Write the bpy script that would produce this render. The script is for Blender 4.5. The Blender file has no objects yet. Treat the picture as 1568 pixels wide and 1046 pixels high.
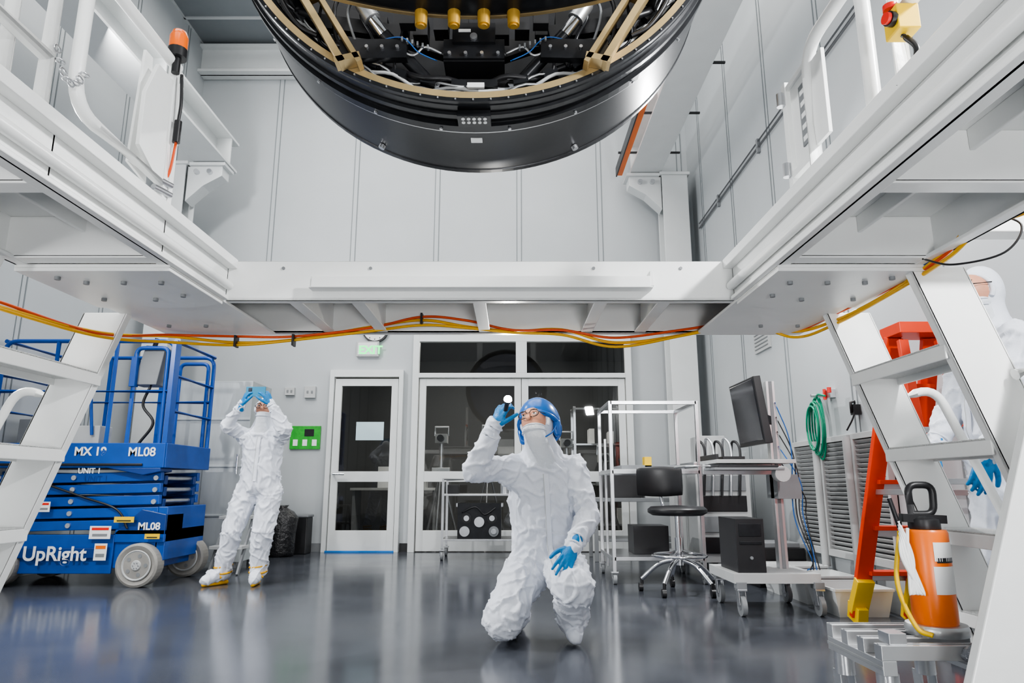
import bpy, bmesh, math, random
from mathutils import Vector, Matrix, Euler, noise
from mathutils.bvhtree import BVHTree
random.seed(4)
V=Vector
try: bpy.context.scene.view_settings.look='AgX - Medium High Contrast'
except Exception as ex: print(ex)
# ------------------------------------------------------------ materials
MATS={}
def mat(name,col,rough=.5,metal=0,bump=0,bscale=40,var=0,vscale=6,emit=0,spec=.5,trans=0,stretch=None,rvar=0):
    if name in MATS: return MATS[name]
    m=bpy.data.materials.new(name); m.use_nodes=True
    nt=m.node_tree; b=nt.nodes['Principled BSDF']
    b.inputs['Base Color'].default_value=(*col,1); b.inputs['Roughness'].default_value=rough
    b.inputs['Metallic'].default_value=metal; b.inputs['Specular IOR Level'].default_value=spec
    if trans: b.inputs['Transmission Weight'].default_value=trans
    if emit:
        b.inputs['Emission Color'].default_value=(*col,1); b.inputs['Emission Strength'].default_value=emit
    tc=nt.nodes.new('ShaderNodeTexCoord'); mp=nt.nodes.new('ShaderNodeMapping')
    nt.links.new(tc.outputs['Object'],mp.inputs['Vector'])
    if stretch: mp.inputs['Scale'].default_value=stretch
    if var or rvar:
        n=nt.nodes.new('ShaderNodeTexNoise'); n.inputs['Scale'].default_value=vscale; n.inputs['Detail'].default_value=5
        nt.links.new(mp.outputs[0],n.inputs['Vector'])
        if var:
            r=nt.nodes.new('ShaderNodeValToRGB')
            r.color_ramp.elements[0].position=.3; r.color_ramp.elements[1].position=.7
            r.color_ramp.elements[0].color=(*[c*(1-var) for c in col],1)
            r.color_ramp.elements[1].color=(*[min(1,c*(1+var)) for c in col],1)
            nt.links.new(n.outputs['Fac'],r.inputs[0]); nt.links.new(r.outputs[0],b.inputs['Base Color'])
        if rvar:
            mr=nt.nodes.new('ShaderNodeMapRange'); mr.inputs['To Min'].default_value=max(0,rough-rvar); mr.inputs['To Max'].default_value=rough+rvar
            nt.links.new(n.outputs['Fac'],mr.inputs['Value']); nt.links.new(mr.outputs[0],b.inputs['Roughness'])
    if bump:
        n=nt.nodes.new('ShaderNodeTexNoise'); n.inputs['Scale'].default_value=bscale; n.inputs['Detail'].default_value=4
        nt.links.new(mp.outputs[0],n.inputs['Vector'])
        bp=nt.nodes.new('ShaderNodeBump'); bp.inputs['Strength'].default_value=bump; bp.inputs['Distance'].default_value=.02
        nt.links.new(n.outputs['Fac'],bp.inputs['Height']); nt.links.new(bp.outputs[0],b.inputs['Normal'])
    MATS[name]=m; return m
WALL=mat('wall_panel',(.48,.505,.52),.45,var=.03,vscale=1.5)
WALLD=mat('wall_panel_seam',(.20,.22,.23),.5)
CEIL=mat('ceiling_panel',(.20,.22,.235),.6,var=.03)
CEILG=mat('ceiling_grid',(.5,.52,.53),.5)
FLOOR=mat('epoxy_floor',(.066,.072,.086),.16,var=.10,vscale=2.2,rvar=.06,bump=.03,bscale=3)
WHITE=mat('white_steel',(.84,.85,.84),.32,var=.03,vscale=5,bump=.04,bscale=30)
WHITE2=mat('white_paint',(.70,.72,.72),.4,var=.02)
TREAD=mat('tread_grip',(.70,.71,.70),.6,bump=.8,bscale=160)
SUIT=mat('tyvek_suit',(.72,.75,.82),.62,bump=.12,bscale=45,var=.03,vscale=12)
MASK=mat('mask_fabric',(.70,.73,.77),.7,bump=.3,bscale=35)
SKIN=mat('skin',(.60,.29,.19),.5,var=.08,vscale=30)
GLOVE=mat('blue_nitrile',(.008,.19,.46),.4,bump=.3,bscale=40)
HELM=mat('blue_helmet',(.01,.11,.40),.25)
BLACK=mat('black_plastic',(.015,.015,.017),.4,var=.2)
BLK2=mat('black_anodised',(.02,.021,.024),.3,metal=.4,var=.25,vscale=20)
CARB=mat('carbon_drum',(.030,.031,.034),.34,metal=.3,var=.15,vscale=60,stretch=(1,14,1))
GOLD=mat('gold_chromate',(.44,.33,.17),.38,metal=.5,var=.12,vscale=10)
GOLD2=mat('amber_cap',(.70,.42,.08),.35,metal=.5)
CHROME=mat('chrome',(.8,.8,.82),.12,metal=1)
STEEL=mat('stainless',(.62,.63,.65),.28,metal=.9,var=.08,vscale=12)
GALV=mat('galvanised',(.50,.53,.54),.5,metal=.35,var=.12,vscale=3,stretch=(3,3,.6))
ALU=mat('aluminium',(.60,.61,.62),.35,metal=.85)
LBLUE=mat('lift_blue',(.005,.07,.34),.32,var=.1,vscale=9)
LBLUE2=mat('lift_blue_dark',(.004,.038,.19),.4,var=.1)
GREY=mat('grey_plastic',(.22,.23,.24),.5,var=.08)
LGREY=mat('light_grey',(.48,.49,.49),.5,var=.05)
RUB=mat('grey_rubber',(.30,.29,.27),.7,var=.15)
ORANGE=mat('orange_paint',(.85,.17,.01),.32,var=.05)
REDOR=mat('ladder_red_orange',(.72,.045,.004),.4,var=.06)
YEL=mat('yellow_plastic',(.85,.55,.01),.4)
YCAB=mat('yellow_cable',(.80,.42,.005),.4)
OCAB=mat('orange_cable',(.70,.08,.01),.4)
BCAB=mat('blue_cable',(.02,.12,.4),.4)
RED=mat('red_plastic',(.7,.02,.01),.35)
GREEN=mat('green_hose',(.0,.24,.13),.35)
GREENB=mat('green_board',(.03,.36,.04),.4,var=.15,vscale=25)
EXITG=mat('exit_green',(.05,.8,.2),.4,emit=2.0)
CLEAR=mat('lens_glass',(.05,.06,.1),.02,spec=.8)
SCREEN=mat('monitor_screen',(.02,.02,.025),.12)
PAPER=mat('paper_label',(.82,.83,.83),.6)
LBLBLUE=mat('glass_sticker',(.55,.70,.75),.5)
BEAC=mat('beacon_orange',(.9,.16,.01),.2)
LAMPM=mat('torch_bulb',(1,.93,.75),.3,emit=600)
TROF=mat('ceiling_light_diffuser',(1,1,1),.4,emit=3)
BAG=mat('black_bag',(.02,.02,.022),.22,bump=1,bscale=25)
FOIL=mat('clear_bag',(.18,.19,.21),.12,metal=.3,bump=1,bscale=25)
TAPE=mat('blue_tape',(.02,.2,.6),.5)
EYEW=mat('eye_white',(.8,.8,.8),.2); EYEB=mat('iris',(.05,.03,.02),.1); BROW=mat('brow',(.12,.07,.04),.8)
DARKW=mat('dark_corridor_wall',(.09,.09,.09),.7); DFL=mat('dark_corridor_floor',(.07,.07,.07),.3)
GLASS=bpy.data.materials.new('tinted_door_glass'); GLASS.use_nodes=True
nt=GLASS.node_tree; nt.nodes.clear()
o=nt.nodes.new('ShaderNodeOutputMaterial'); mx=nt.nodes.new('ShaderNodeMixShader'); tr=nt.nodes.new('ShaderNodeBsdfTransparent'); gl=nt.nodes.new('ShaderNodeBsdfGlossy'); lw=nt.nodes.new('ShaderNodeFresnel')
tr.inputs[0].default_value=(.65,.67,.68,1); gl.inputs['Roughness'].default_value=.015; lw.inputs['IOR'].default_value=1.75
nt.links.new(lw.outputs[0],mx.inputs[0]); nt.links.new(tr.outputs[0],mx.inputs[1]); nt.links.new(gl.outputs[0],mx.inputs[2]); nt.links.new(mx.outputs[0],o.inputs[0])

# ------------------------------------------------------------ mesh builder
def frame(d,up=V((0,0,1))):
    d=V(d).normalized(); up=V(up)
    if abs(d.dot(up))>.98: up=V((0,1,0)) if abs(d.y)<.9 else V((1,0,0))
    x=d.cross(up).normalized(); y=x.cross(d).normalized()
    return x,y,d
def fillet(pts,rad,seg=6):
    pts=[V(p) for p in pts]; out=[pts[0]]
    for i in range(1,len(pts)-1):
        a,b,c=pts[i-1],pts[i],pts[i+1]
        da=(a-b); dc=(c-b); r=min(rad,da.length*.48,dc.length*.48)
        p0=b+da.normalized()*r; p1=b+dc.normalized()*r
        for k in range(seg+1):
            t=k/seg; out.append((1-t)**2*p0+2*t*(1-t)*b+t*t*p1)
    out.append(pts[-1]); return out
def catmull(pts,seg=8):
    P=[V(p) for p in pts]; P=[P[0]*2-P[1]]+P+[P[-1]*2-P[-2]]; out=[]
    for i in range(1,len(P)-2):
        for k in range(seg):
            t=k/seg; a,b,c,d=P[i-1:i+3]
            out.append(.5*((2*b)+(c-a)*t+(2*a-5*b+4*c-d)*t*t+(3*b-a-3*c+d)*t**3))
    out.append(P[-2]); return out
class MB:
    def __init__(s): s.v=[];s.f=[];s.m=[];s.mats=[];s.sm=[]
    def add(s,vs,fs,m,smooth=False):
        if m not in s.mats: s.mats.append(m)
        k=s.mats.index(m); o=len(s.v); s.v+= [V(x) for x in vs]
        for f in fs: s.f.append([o+i for i in f]); s.m.append(k); s.sm.append(smooth)
    def box(s,c,size,m,rot=None):
        c=V(c); R=Euler(rot).to_matrix() if rot else Matrix.Identity(3)
        vs=[c+R@V((x*size[0]/2,y*size[1]/2,z*size[2]/2)) for x in(-1,1) for y in(-1,1) for z in(-1,1)]
        s.add(vs,[(0,1,3,2),(4,6,7,5),(0,4,5,1),(2,3,7,6),(0,2,6,4),(1,5,7,3)],m)
    def bb(s,x0,x1,y0,y1,z0,z1,m): s.box(((x0+x1)/2,(y0+y1)/2,(z0+z1)/2),(abs(x1-x0),abs(y1-y0),abs(z1-z0)),m)
    def bar(s,p1,p2,w,h,m,up=(0,0,1)):
        p1=V(p1);p2=V(p2);x,y,d=frame(p2-p1,up)
        vs=[p+x*a*w/2+y*b*h/2 for p in(p1,p2) for a,b in((-1,-1),(1,-1),(1,1),(-1,1))]
        s.add(vs,[(3,2,1,0),(4,5,6,7)]+[(i,(i+1)%4,4+(i+1)%4,4+i) for i in range(4)],m)
    def prism(s,pts,ex,m):
        pts=[V(p) for p in pts]; ex=V(ex); n=len(pts)
        s.add(pts+[p+ex for p in pts],[list(range(n))[::-1],list(range(n,2*n))]+[(i,(i+1)%n,n+(i+1)%n,n+i) for i in range(n)],m)
    def cyl(s,p1,p2,r,m,r2=None,n=16):
        if r2 is None: r2=r
        p1=V(p1);p2=V(p2);x,y,d=frame(p2-p1)
        vs=[p+ (x*math.cos(a)+y*math.sin(a))*rr for p,rr in((p1,r),(p2,r2)) for a in[2*math.pi*i/n for i in range(n)]]
        s.add(vs,[(i,(i+1)%n,n+(i+1)%n,n+i) for i in range(n)],m,True)
        s.add(vs[:n],[list(range(n))[::-1]],m); s.add(vs[n:],[list(range(n))],m)
    def tube(s,pts,r,m,n=8,closed=False):
        pts=[V(p) for p in pts]; N=len(pts); vs=[];px=None
        for i,p in enumerate(pts):
            if closed: d=pts[(i+1)%N]-pts[i-1]
            else: d=pts[min(i+1,N-1)]-pts[max(i-1,0)]
            if d.length<1e-9: d=V((0,0,1))
            d.normalize()
            if px is None: x,y,_=frame(d)
            else:
                x=(px-d*px.dot(d)).normalized(); y=d.cross(x)
            px=x
            vs+=[p+(x*math.cos(a)+y*math.sin(a))*r for a in[2*math.pi*k/n for k in range(n)]]
        fs=[]
        for i in range(N if closed else N-1):
            j=(i+1)%N
            fs+=[(i*n+k,i*n+(k+1)%n,j*n+(k+1)%n,j*n+k) for k in range(n)]
        s.add(vs,fs,m,True)
        if not closed: s.add(vs[:n],[list(range(n))],m); s.add(vs[-n:],[list(range(n))],m)
    def lathe(s,prof,o,axis,m,n=32,a0=0,a1=360,smooth=True):
        o=V(o);x,y,d=frame(axis); full=abs(a1-a0)>=359.9; K=n if full else n+1; vs=[]
        for r,z in prof:
            for k in range(K):
                a=math.radians(a0+(a1-a0)*k/n); vs.append(o+d*z+(x*math.cos(a)+y*math.sin(a))*r)
        fs=[]
        for i in range(len(prof)-1):
            for k in range(n):
                k2=(k+1)%K; fs.append((i*K+k,i*K+k2,(i+1)*K+k2,(i+1)*K+k))
        s.add(vs,fs,m,smooth)
    def ell(s,c,rad,m,R=None,n=20):
        c=V(c); R=R or Matrix.Identity(3); vs=[c+R@V((0,0,rad[2]))];h=n//2
        for i in range(1,h):
            t=math.pi*i/h
            for k in range(n):
                a=2*math.pi*k/n; vs.append(c+R@V((rad[0]*math.sin(t)*math.cos(a),rad[1]*math.sin(t)*math.sin(a),rad[2]*math.cos(t))))
        vs.append(c+R@V((0,0,-rad[2]))); fs=[(0,1+k,1+(k+1)%n) for k in range(n)]
        for i in range(h-2): fs+=[(1+i*n+k,1+(i+1)*n+k,1+(i+1)*n+(k+1)%n,1+i*n+(k+1)%n) for k in range(n)]
        b=1+(h-2)*n; L=len(vs)-1; fs+=[(b+k,L,b+(k+1)%n) for k in range(n)]
        s.add(vs,fs,m,True)
    def cap(s,p1,p2,r1,r2,m,n=14):
        p1=V(p1);p2=V(p2); L=(p2-p1).length; x,y,d=frame(p2-p1) if L>1e-6 else frame((0,0,1)); pr=[]
        for i in range(0,6): t=math.pi/2*i/5; pr.append((r1*math.sin(t)+1e-5,-r1*math.cos(t)))
        for i in range(0,6): t=math.pi/2*i/5; pr.append((r2*math.cos(t)+1e-5,L+r2*math.sin(t)))
        vs=[];
        for r,z in pr: vs+=[p1+d*z+(x*math.cos(2*math.pi*k/n)+y*math.sin(2*math.pi*k/n))*r for k in range(n)]
        fs=[(i*n+k,i*n+(k+1)%n,(i+1)*n+(k+1)%n,(i+1)*n+k) for i in range(len(pr)-1) for k in range(n)]
        fs+=[list(range(n))[::-1],list(range((len(pr)-1)*n,len(pr)*n))]
        s.add(vs,fs,m,True)
    def loft(s,secs,m,n=24):
        vs=[]
        for c,a,b in secs: vs+=[V(c)+V(a)*math.cos(2*math.pi*k/n)+V(b)*math.sin(2*math.pi*k/n) for k in range(n)]
        fs=[(i*n+k,i*n+(k+1)%n,(i+1)*n+(k+1)%n,(i+1)*n+k) for i in range(len(secs)-1) for k in range(n)]
        fs+=[list(range(n))[::-1],list(range((len(secs)-1)*n,len(secs)*n))]
        s.add(vs,fs,m,True)
    def build(s,name,parent=None,bevel=0):
        me=bpy.data.meshes.new(name); me.from_pydata([tuple(v) for v in s.v],[],s.f)
        for m in s.mats: me.materials.append(m)
        for p,k,sm in zip(me.polygons,s.m,s.sm): p.material_index=k; p.use_smooth=sm
        bm=bmesh.new(); bm.from_mesh(me); bmesh.ops.recalc_face_normals(bm,faces=bm.faces); bm.to_mesh(me); bm.free()
        o=bpy.data.objects.new(name,me); bpy.context.collection.objects.link(o)
        if parent: o.parent=parent
        if bevel:
            b=o.modifiers.new('bevel','BEVEL'); b.width=bevel; b.segments=2; b.limit_method='ANGLE'; b.angle_limit=math.radians(50)
        return o
def empty(name,loc=(0,0,0)):
    e=bpy.data.objects.new(name,None); e.empty_display_size=.1; bpy.context.collection.objects.link(e); return e
def bake(o):
    bpy.context.view_layer.update(); dg=bpy.context.evaluated_depsgraph_get()
    me=bpy.data.meshes.new_from_object(o.evaluated_get(dg)); o.modifiers.clear(); o.data=me; return me
def text(name,s,loc,size,m,parent,rot=(math.pi/2,0,0),ext=.001,bold=0):
    c=bpy.data.curves.new(name,'FONT'); c.body=s; c.size=size; c.extrude=ext; c.offset=bold
    o=bpy.data.objects.new(name+'_tmp',c); bpy.context.collection.objects.link(o)
    bpy.context.view_layer.update(); dg=bpy.context.evaluated_depsgraph_get()
    me=bpy.data.meshes.new_from_object(o.evaluated_get(dg)); bpy.data.objects.remove(o)
    me.materials.clear(); me.materials.append(m)
    n=bpy.data.objects.new(name,me); bpy.context.collection.objects.link(n); n.location=loc; n.rotation_euler=rot; n.parent=parent
    return n

# ------------------------------------------------------------ room
XL,XR,YB,YF,ZC=-4.37,2.41,8.7,-4.0,6.9
b=MB(); b.bb(XL-.1,XR+.1,YF-.1,YB+.1,-.1,0,FLOOR); b.build('floor')
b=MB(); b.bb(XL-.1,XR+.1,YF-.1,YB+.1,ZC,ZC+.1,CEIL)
x=XL
while x<XR: b.bb(x-.02,x+.02,YF,YB,ZC-.02,ZC+.001,CEILG); x+=1.2
y=YF
while y<YB: b.bb(XL,XR,y-.02,y+.02,ZC-.02,ZC+.001,CEILG); y+=1.2
b.build('ceiling')
b=MB()
b.bb(XL,-2.32,YB,YB+.1,0,2.24,WALL); b.bb(XL,-1.27,YB,YB+.1,2.24,2.73,WALL); b.bb(-1.385,-1.27,YB,YB+.1,0,2.24,WALL); b.bb(1.53,XR,YB,YB+.1,0,2.73,WALL); b.bb(XL,XR,YB,YB+.1,2.73,ZC,WALL)
for x in (-3.25,-2.135,-1.018,.096,1.19,2.3):
    b.bb(x-.028,x+.028,YB-.006,YB+.01,2.9,ZC,WALL)
    for s in(-.03,.03): b.bb(x+s-.005,x+s+.005,YB-.008,YB+.01,2.9,ZC,WALLD)
b.build('wall_back')
b=MB(); b.bb(XL-.1,XL,YF,YB,0,ZC,WALL)
y=8.2
while y>YF:
    b.bb(XL-.01,XL+.005,y-.006,y+.006,0,ZC,WALLD); b.bb(XL-.01,XL+.005,y-.066,y-.058,0,ZC,WALLD); y-=1.15
b.build('wall_left')
b=MB(); b.bb(XR,XR+.1,YF,YB,0,ZC,WALL)
y=8.1
while y>YF:
    b.bb(XR-.005,XR+.01,y-.006,y+.006,0,ZC,WALLD); b.bb(XR-.005,XR+.01,y-.066,y-.058,0,ZC,WALLD); y-=1.1
b.build('wall_right')
b=MB(); b.bb(XL,XR,YF-.1,YF,0,ZC,WALL); b.build('wall_front')
b=MB()
for x0,x1 in((XL,-2.34),(-1.38,-1.28),(1.56,XR)): b.bb(x0,x1,YB-.012,YB,0,.1,BLACK if x0>-2 and x0<0 else GREY)
b.build('baseboard_back')
b=MB(); b.bb(XL,XR,YB-.22,YB-.01,6.42,6.46,WHITE2); b.bb(XL,XR,YB-.13,YB-.1,6.42,6.85,WHITE2); b.bb(XL,XR,YB-.22,YB-.01,6.81,6.85,WHITE2)
b.build('trim_1',bevel=.004)
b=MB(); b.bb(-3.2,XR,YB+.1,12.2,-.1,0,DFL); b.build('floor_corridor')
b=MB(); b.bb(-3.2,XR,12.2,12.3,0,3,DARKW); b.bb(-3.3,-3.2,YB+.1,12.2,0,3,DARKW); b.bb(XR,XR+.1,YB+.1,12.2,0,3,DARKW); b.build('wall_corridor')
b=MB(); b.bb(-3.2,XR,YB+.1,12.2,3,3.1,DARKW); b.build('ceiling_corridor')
def door_leaf(b,x0,x1,y):
    st=.085
    b.bb(x0,x0+st,y-.045,y,.01,2.13,WHITE2); b.bb(x1-st,x1,y-.045,y,.01,2.13,WHITE2)
    b.bb(x0+st,x1-st,y-.045,y,.01,.254,WHITE2); b.bb(x0+st,x1-st,y-.045,y,.837,.965,WHITE2); b.bb(x0+st,x1-st,y-.045,y,2.037,2.13,WHITE2)
    for z0,z1 in((.254,.837),(.965,2.037)):
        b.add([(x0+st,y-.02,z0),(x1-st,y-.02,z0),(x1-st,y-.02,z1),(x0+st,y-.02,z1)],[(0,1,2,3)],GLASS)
b=MB()
x0,x1=-2.32,-1.385; y=YB-.002
b.bb(x0,x0+.055,y-.09,y,0,2.24,WHITE2); b.bb(x1-.055,x1,y-.09,y,0,2.24,WHITE2); b.bb(x0+.055,x1-.055,y-.09,y,2.15,2.24,WHITE2)
door_leaf(b,x0+.065,x1-.065,y-.01)
b.cyl((x0+.11,y-.13,.93),(x0+.11,y-.055,.93),.012,CHROME); b.cyl((x0+.11,y-.13,.93),(x0+.25,y-.13,.93),.012,CHROME)
b.bb(-1.97,-1.62,y-.036,y-.033,1.35,1.58,LBLBLUE)
b.bb(x0+.05,x1-.05,y-.1,y-.09,.0,.02,TAPE)
b.build('door_1',bevel=.003)
b=MB()
x0,x1,xm=-1.27,1.53,.12
b.bb(x0,x0+.08,y-.09,y,0,2.73,WHITE2); b.bb(x1-.08,x1,y-.09,y,0,2.73,WHITE2); b.bb(x0+.08,x1-.08,y-.09,y,2.61,2.73,WHITE2)
b.bb(x0+.08,x1-.08,y-.09,y,2.14,2.2,WHITE2); b.bb(xm-.07,xm+.07,y-.09,y,2.2,2.61,WHITE2); 
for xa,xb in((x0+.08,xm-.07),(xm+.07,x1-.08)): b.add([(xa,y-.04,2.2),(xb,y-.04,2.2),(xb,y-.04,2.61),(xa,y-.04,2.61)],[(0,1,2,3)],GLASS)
door_leaf(b,x0+.09,xm-.004,y-.01); door_leaf(b,xm+.004,x1-.09,y-.01)
b.build('door_2',bevel=.003)
def tripod(name,x,y,h):
    b=MB()
    for k in range(3):
        a=k*2.1+.4; b.cyl((x+.28*math.cos(a),y+.28*math.sin(a),0),(x,y,h*.75),.018,STEEL)
    b.cyl((x,y,h*.6),(x,y,h),.03,STEEL); b.box((x,y,h+.06),(.16,.2,.12),LGREY); b.cyl((x,y-.1,h+.06),(x,y-.2,h+.06),.045,BLACK,n=20); b.bb(x-.12,x+.12,y-.05,y+.05,h*.72,h*.76,ALU)
    b.tube([(x-.09,y,h+.1),(x-.09,y,h+.22),(x+.09,y,h+.22),(x+.09,y,h+.1)],.012,STEEL)
    b.build(name,bevel=.003)
tripod('survey_tripod',-.95,9.3,1.35); tripod('survey_tripod',.75,9.5,1.3); tripod('survey_tripod',-.35,10.2,1.45); tripod('survey_tripod',1.25,9.4,1.1)
b=MB()
for z in(.2,.8,1.4,1.95): b.bb(.95,1.9,10.6,11.1,z,z+.03,STEEL)
for xx in(.97,1.88):
    for yy in(10.62,11.08): b.bb(xx-.02,xx+.02,yy-.02,yy+.02,0,2.0,STEEL)
for k in range(9): b.bb(1.0+.1*k,1.08+.1*k,10.65,10.95,(.23,.83,1.43)[k%3],(.23,.83,1.43)[k%3]+.15+.04*(k%4),(LGREY,PAPER,GREY)[(k*2)%3])
b.build('storage_shelf',bevel=.003)
b=MB(); b.bb(-2.6,-1.2,11.2,11.8,.72,.76,LGREY)
for xx in(-2.55,-1.25): b.bb(xx-.02,xx+.02,11.25,11.75,0,.72,GREY)
b.bb(-2.2,-1.8,11.4,11.5,.76,1.1,PAPER); b.bb(-1.7,-1.4,11.3,11.6,.76,.95,LGREY); b.build('corridor_table',bevel=.003)
b=MB()
for k in range(4): b.bb(-.6+.35*k,-.32+.35*k,12.185,12.198,1.2,1.6,GREY)
b.build('posted_notices')
b=MB(); b.bb(-2.01,-1.72,YB-.06,YB-.001,2.42,2.62,LGREY); b.bb(-1.99,-1.74,YB-.066,YB-.06,2.44,2.60,PAPER)
e=b.build('exit_sign',bevel=.003); text('letters','EXIT',(-1.98,YB-.068,2.455),.15,EXITG,e,bold=.004)
b=MB(); c=V((-1.78,YB,2.78)); b.cyl(c,c+V((0,-.05,0)),.17,BLACK,n=32); b.cyl(c+V((0,-.05,0)),c+V((0,-.052,0)),.15,PAPER,n=32)
b.box(c+V((0,-.054,.05)),(.01,.004,.1),BLACK); b.box(c+V((.04,-.054,0)),(.08,.004,.01),BLACK)
for k in range(12): a=k*math.pi/6; b.box(c+V((.13*math.sin(a),-.054,.13*math.cos(a))),(.012,.003,.012),BLACK)
b.build('wall_clock')
b=MB(); b.bb(-2.80,-2.42,YB-.03,YB-.001,1.24,1.53,GREENB)
for k in range(3): b.bb(-2.76+k*.12,-2.70+k*.12,YB-.034,YB-.03,1.28,1.36,PAPER)
b.bb(-2.62,-2.5,YB-.034,YB-.03,1.40,1.49,BLACK); b.build('green_notice_board',bevel=.003)
for i,(xx,zz,w,h) in enumerate(((-2.84,1.97,.12,.1),(-2.58,1.96,.14,.15),(-2.96,1.15,.1,.1))):
    b=MB(); b.bb(xx-w/2,xx+w/2,YB-.05,YB-.001,zz-h/2,zz+h/2,LGREY)
    for s in(-1,1): b.box((xx+s*w*.2,YB-.052,zz),(.025,.006,.035),GREY)
    b.build('wall_switch_box',bevel=.004)
b=MB(); b.bb(2.08,2.13,YB-.06,YB-.001,2.25,2.33,RED); b.bb(2.09,2.12,YB-.065,YB-.06,2.27,2.31,PAPER); b.build('fire_alarm_pull',bevel=.004)
def column(name,x0,x1,y,ztop,sx):
    b=MB(); xc=(x0+x1)/2
    b.bb(x0,x1,y-.16,y-.135,0,ztop,WHITE2); b.bb(x0,x1,y+.135,y+.16,0,ztop,WHITE2); b.bb(xc-.015,xc+.015,y-.135,y+.135,0,ztop,WHITE2)
    b.bb(x0-.05,x1+.05,y-.2,y+.2,0,.025,WHITE2); b.bb(x0-.03,x1+.03,y-.18,y+.18,ztop,ztop+.04,WHITE2)
    xe=x1 if sx>0 else x0
    b.prism([(xe,y-.1,ztop-.45),(xe,y-.1,ztop),(xe+sx*.42,y-.1,ztop),(xe+sx*.42,y-.1,ztop-.12),(xe+sx*.2,y-.1,ztop-.25)],(0,.2,0),WHITE2)
    b.bb(*sorted((xe,xe+sx*.46)),y-.14,y+.14,ztop,ztop+.04,WHITE2)
    for k in range(2):
        b.cyl((xe+sx*(.12+.16*k),y-.15,ztop-.08),(xe+sx*(.12+.16*k),y+.15,ztop-.08),.03,STEEL)
    b.build(name,bevel=.005)
column('crane_column',1.95,2.28,8.4,4.75,-1); column('crane_column',-4.24,-3.95,7.8,4.6,1)
def runway(name,x,y0,y1,z):
    b=MB(); b.bb(x-.2,x+.2,y0,y1,z,z+.03,WHITE2); b.bb(x-.012,x+.012,y0,y1,z+.03,z+.37,WHITE2); b.bb(x-.2,x+.2,y0,y1,z+.37,z+.4,WHITE2)
    for k in range(8): yy=y0+.3+k*(y1-y0-.5)/7; b.bb(x-.19,x+.19,yy-.01,yy+.01,z+.03,z+.37,WHITE2)
    return b
b=runway('',1.75,-3.9,8.5,4.80); 
b.bb(1.40,1.47,3,8.45,4.84,4.93,ORANGE); b.bb(1.385,1.40,3,8.45,4.82,4.95,BLACK)
for k in range(6): yy=3.3+k*.95; b.bb(1.36,2.15,yy-.012,yy+.012,4.955,4.975,BLACK)
b.bb(1.40,1.56,3.2,3.3,4.9,5.0,WHITE2)
b.build('crane_runway_beam')
b=runway('',-3.68,-3.9,8.0,4.65); b.build('crane_runway_beam')
for i,(xx,yy) in enumerate([(-2.6,-1.4),(.7,-1.4),(-2.6,1.6),(.7,1.6),(-2.6,5.0),(.7,5.0)]):
    b=MB(); b.bb(xx-.35,xx+.35,yy-.65,yy+.65,ZC-.06,ZC-.02,CEILG); b.bb(xx-.3,xx+.3,yy-.6,yy+.6,ZC-.065,ZC-.06,TROF); b.build('ceiling_light_troffer')

# ------------------------------------------------------------ service platform
xl,xr=-1.044,.811; xlo,xro=-1.52,1.27; y1,y2=2.40,2.94; zb,zt=1.443,1.593; yn=-.5
P=empty('service_platform')
b=MB()
def chan(b,p,q,z0,z1,face,along='x',lip=.04,t=.012):
    if along=='x':
        x0,x1=p; y=q; s=face
        b.bb(x0,x1,y,y+s*t,z0,z1,WHITE); b.bb(x0,x1,y,y+s*lip,z0,z0+t,WHITE); b.bb(x0,x1,y,y+s*lip,z1-t,z1,WHITE)
    else:
        y0,y1=p; x=q; s=face
        b.bb(x,x+s*t,y0,y1,z0,z1,WHITE); b.bb(x,x+s*lip,y0,y1,z0,z0+t,WHITE); b.bb(x,x+s*lip,y0,y1,z1-t,z1,WHITE)
chan(b,(xl,xr),y1,zb,zt,1); chan(b,(xlo,xro),y2,zb,zt,1)
b.bb(xlo,xro,y1,y2,zt-.018,zt-.006,WHITE)
for xx in(-.80,-.568,-.116,.335,.57):
    b.prism([(xx,y1+.012,zb+.01),(xx,y2,zb+.005),(xx,y2,zt-.02),(xx,y1+.012,zt-.02)],(.008,0,0),WHITE)
    b.prism([(xx-.03,y1+.012,zb+.004),(xx-.03,y2,zb+.004),(xx-.03,y2,zb+.01),(xx-.03,y1+.012,zb+.01)],(.05,0,0),WHITE)
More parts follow.
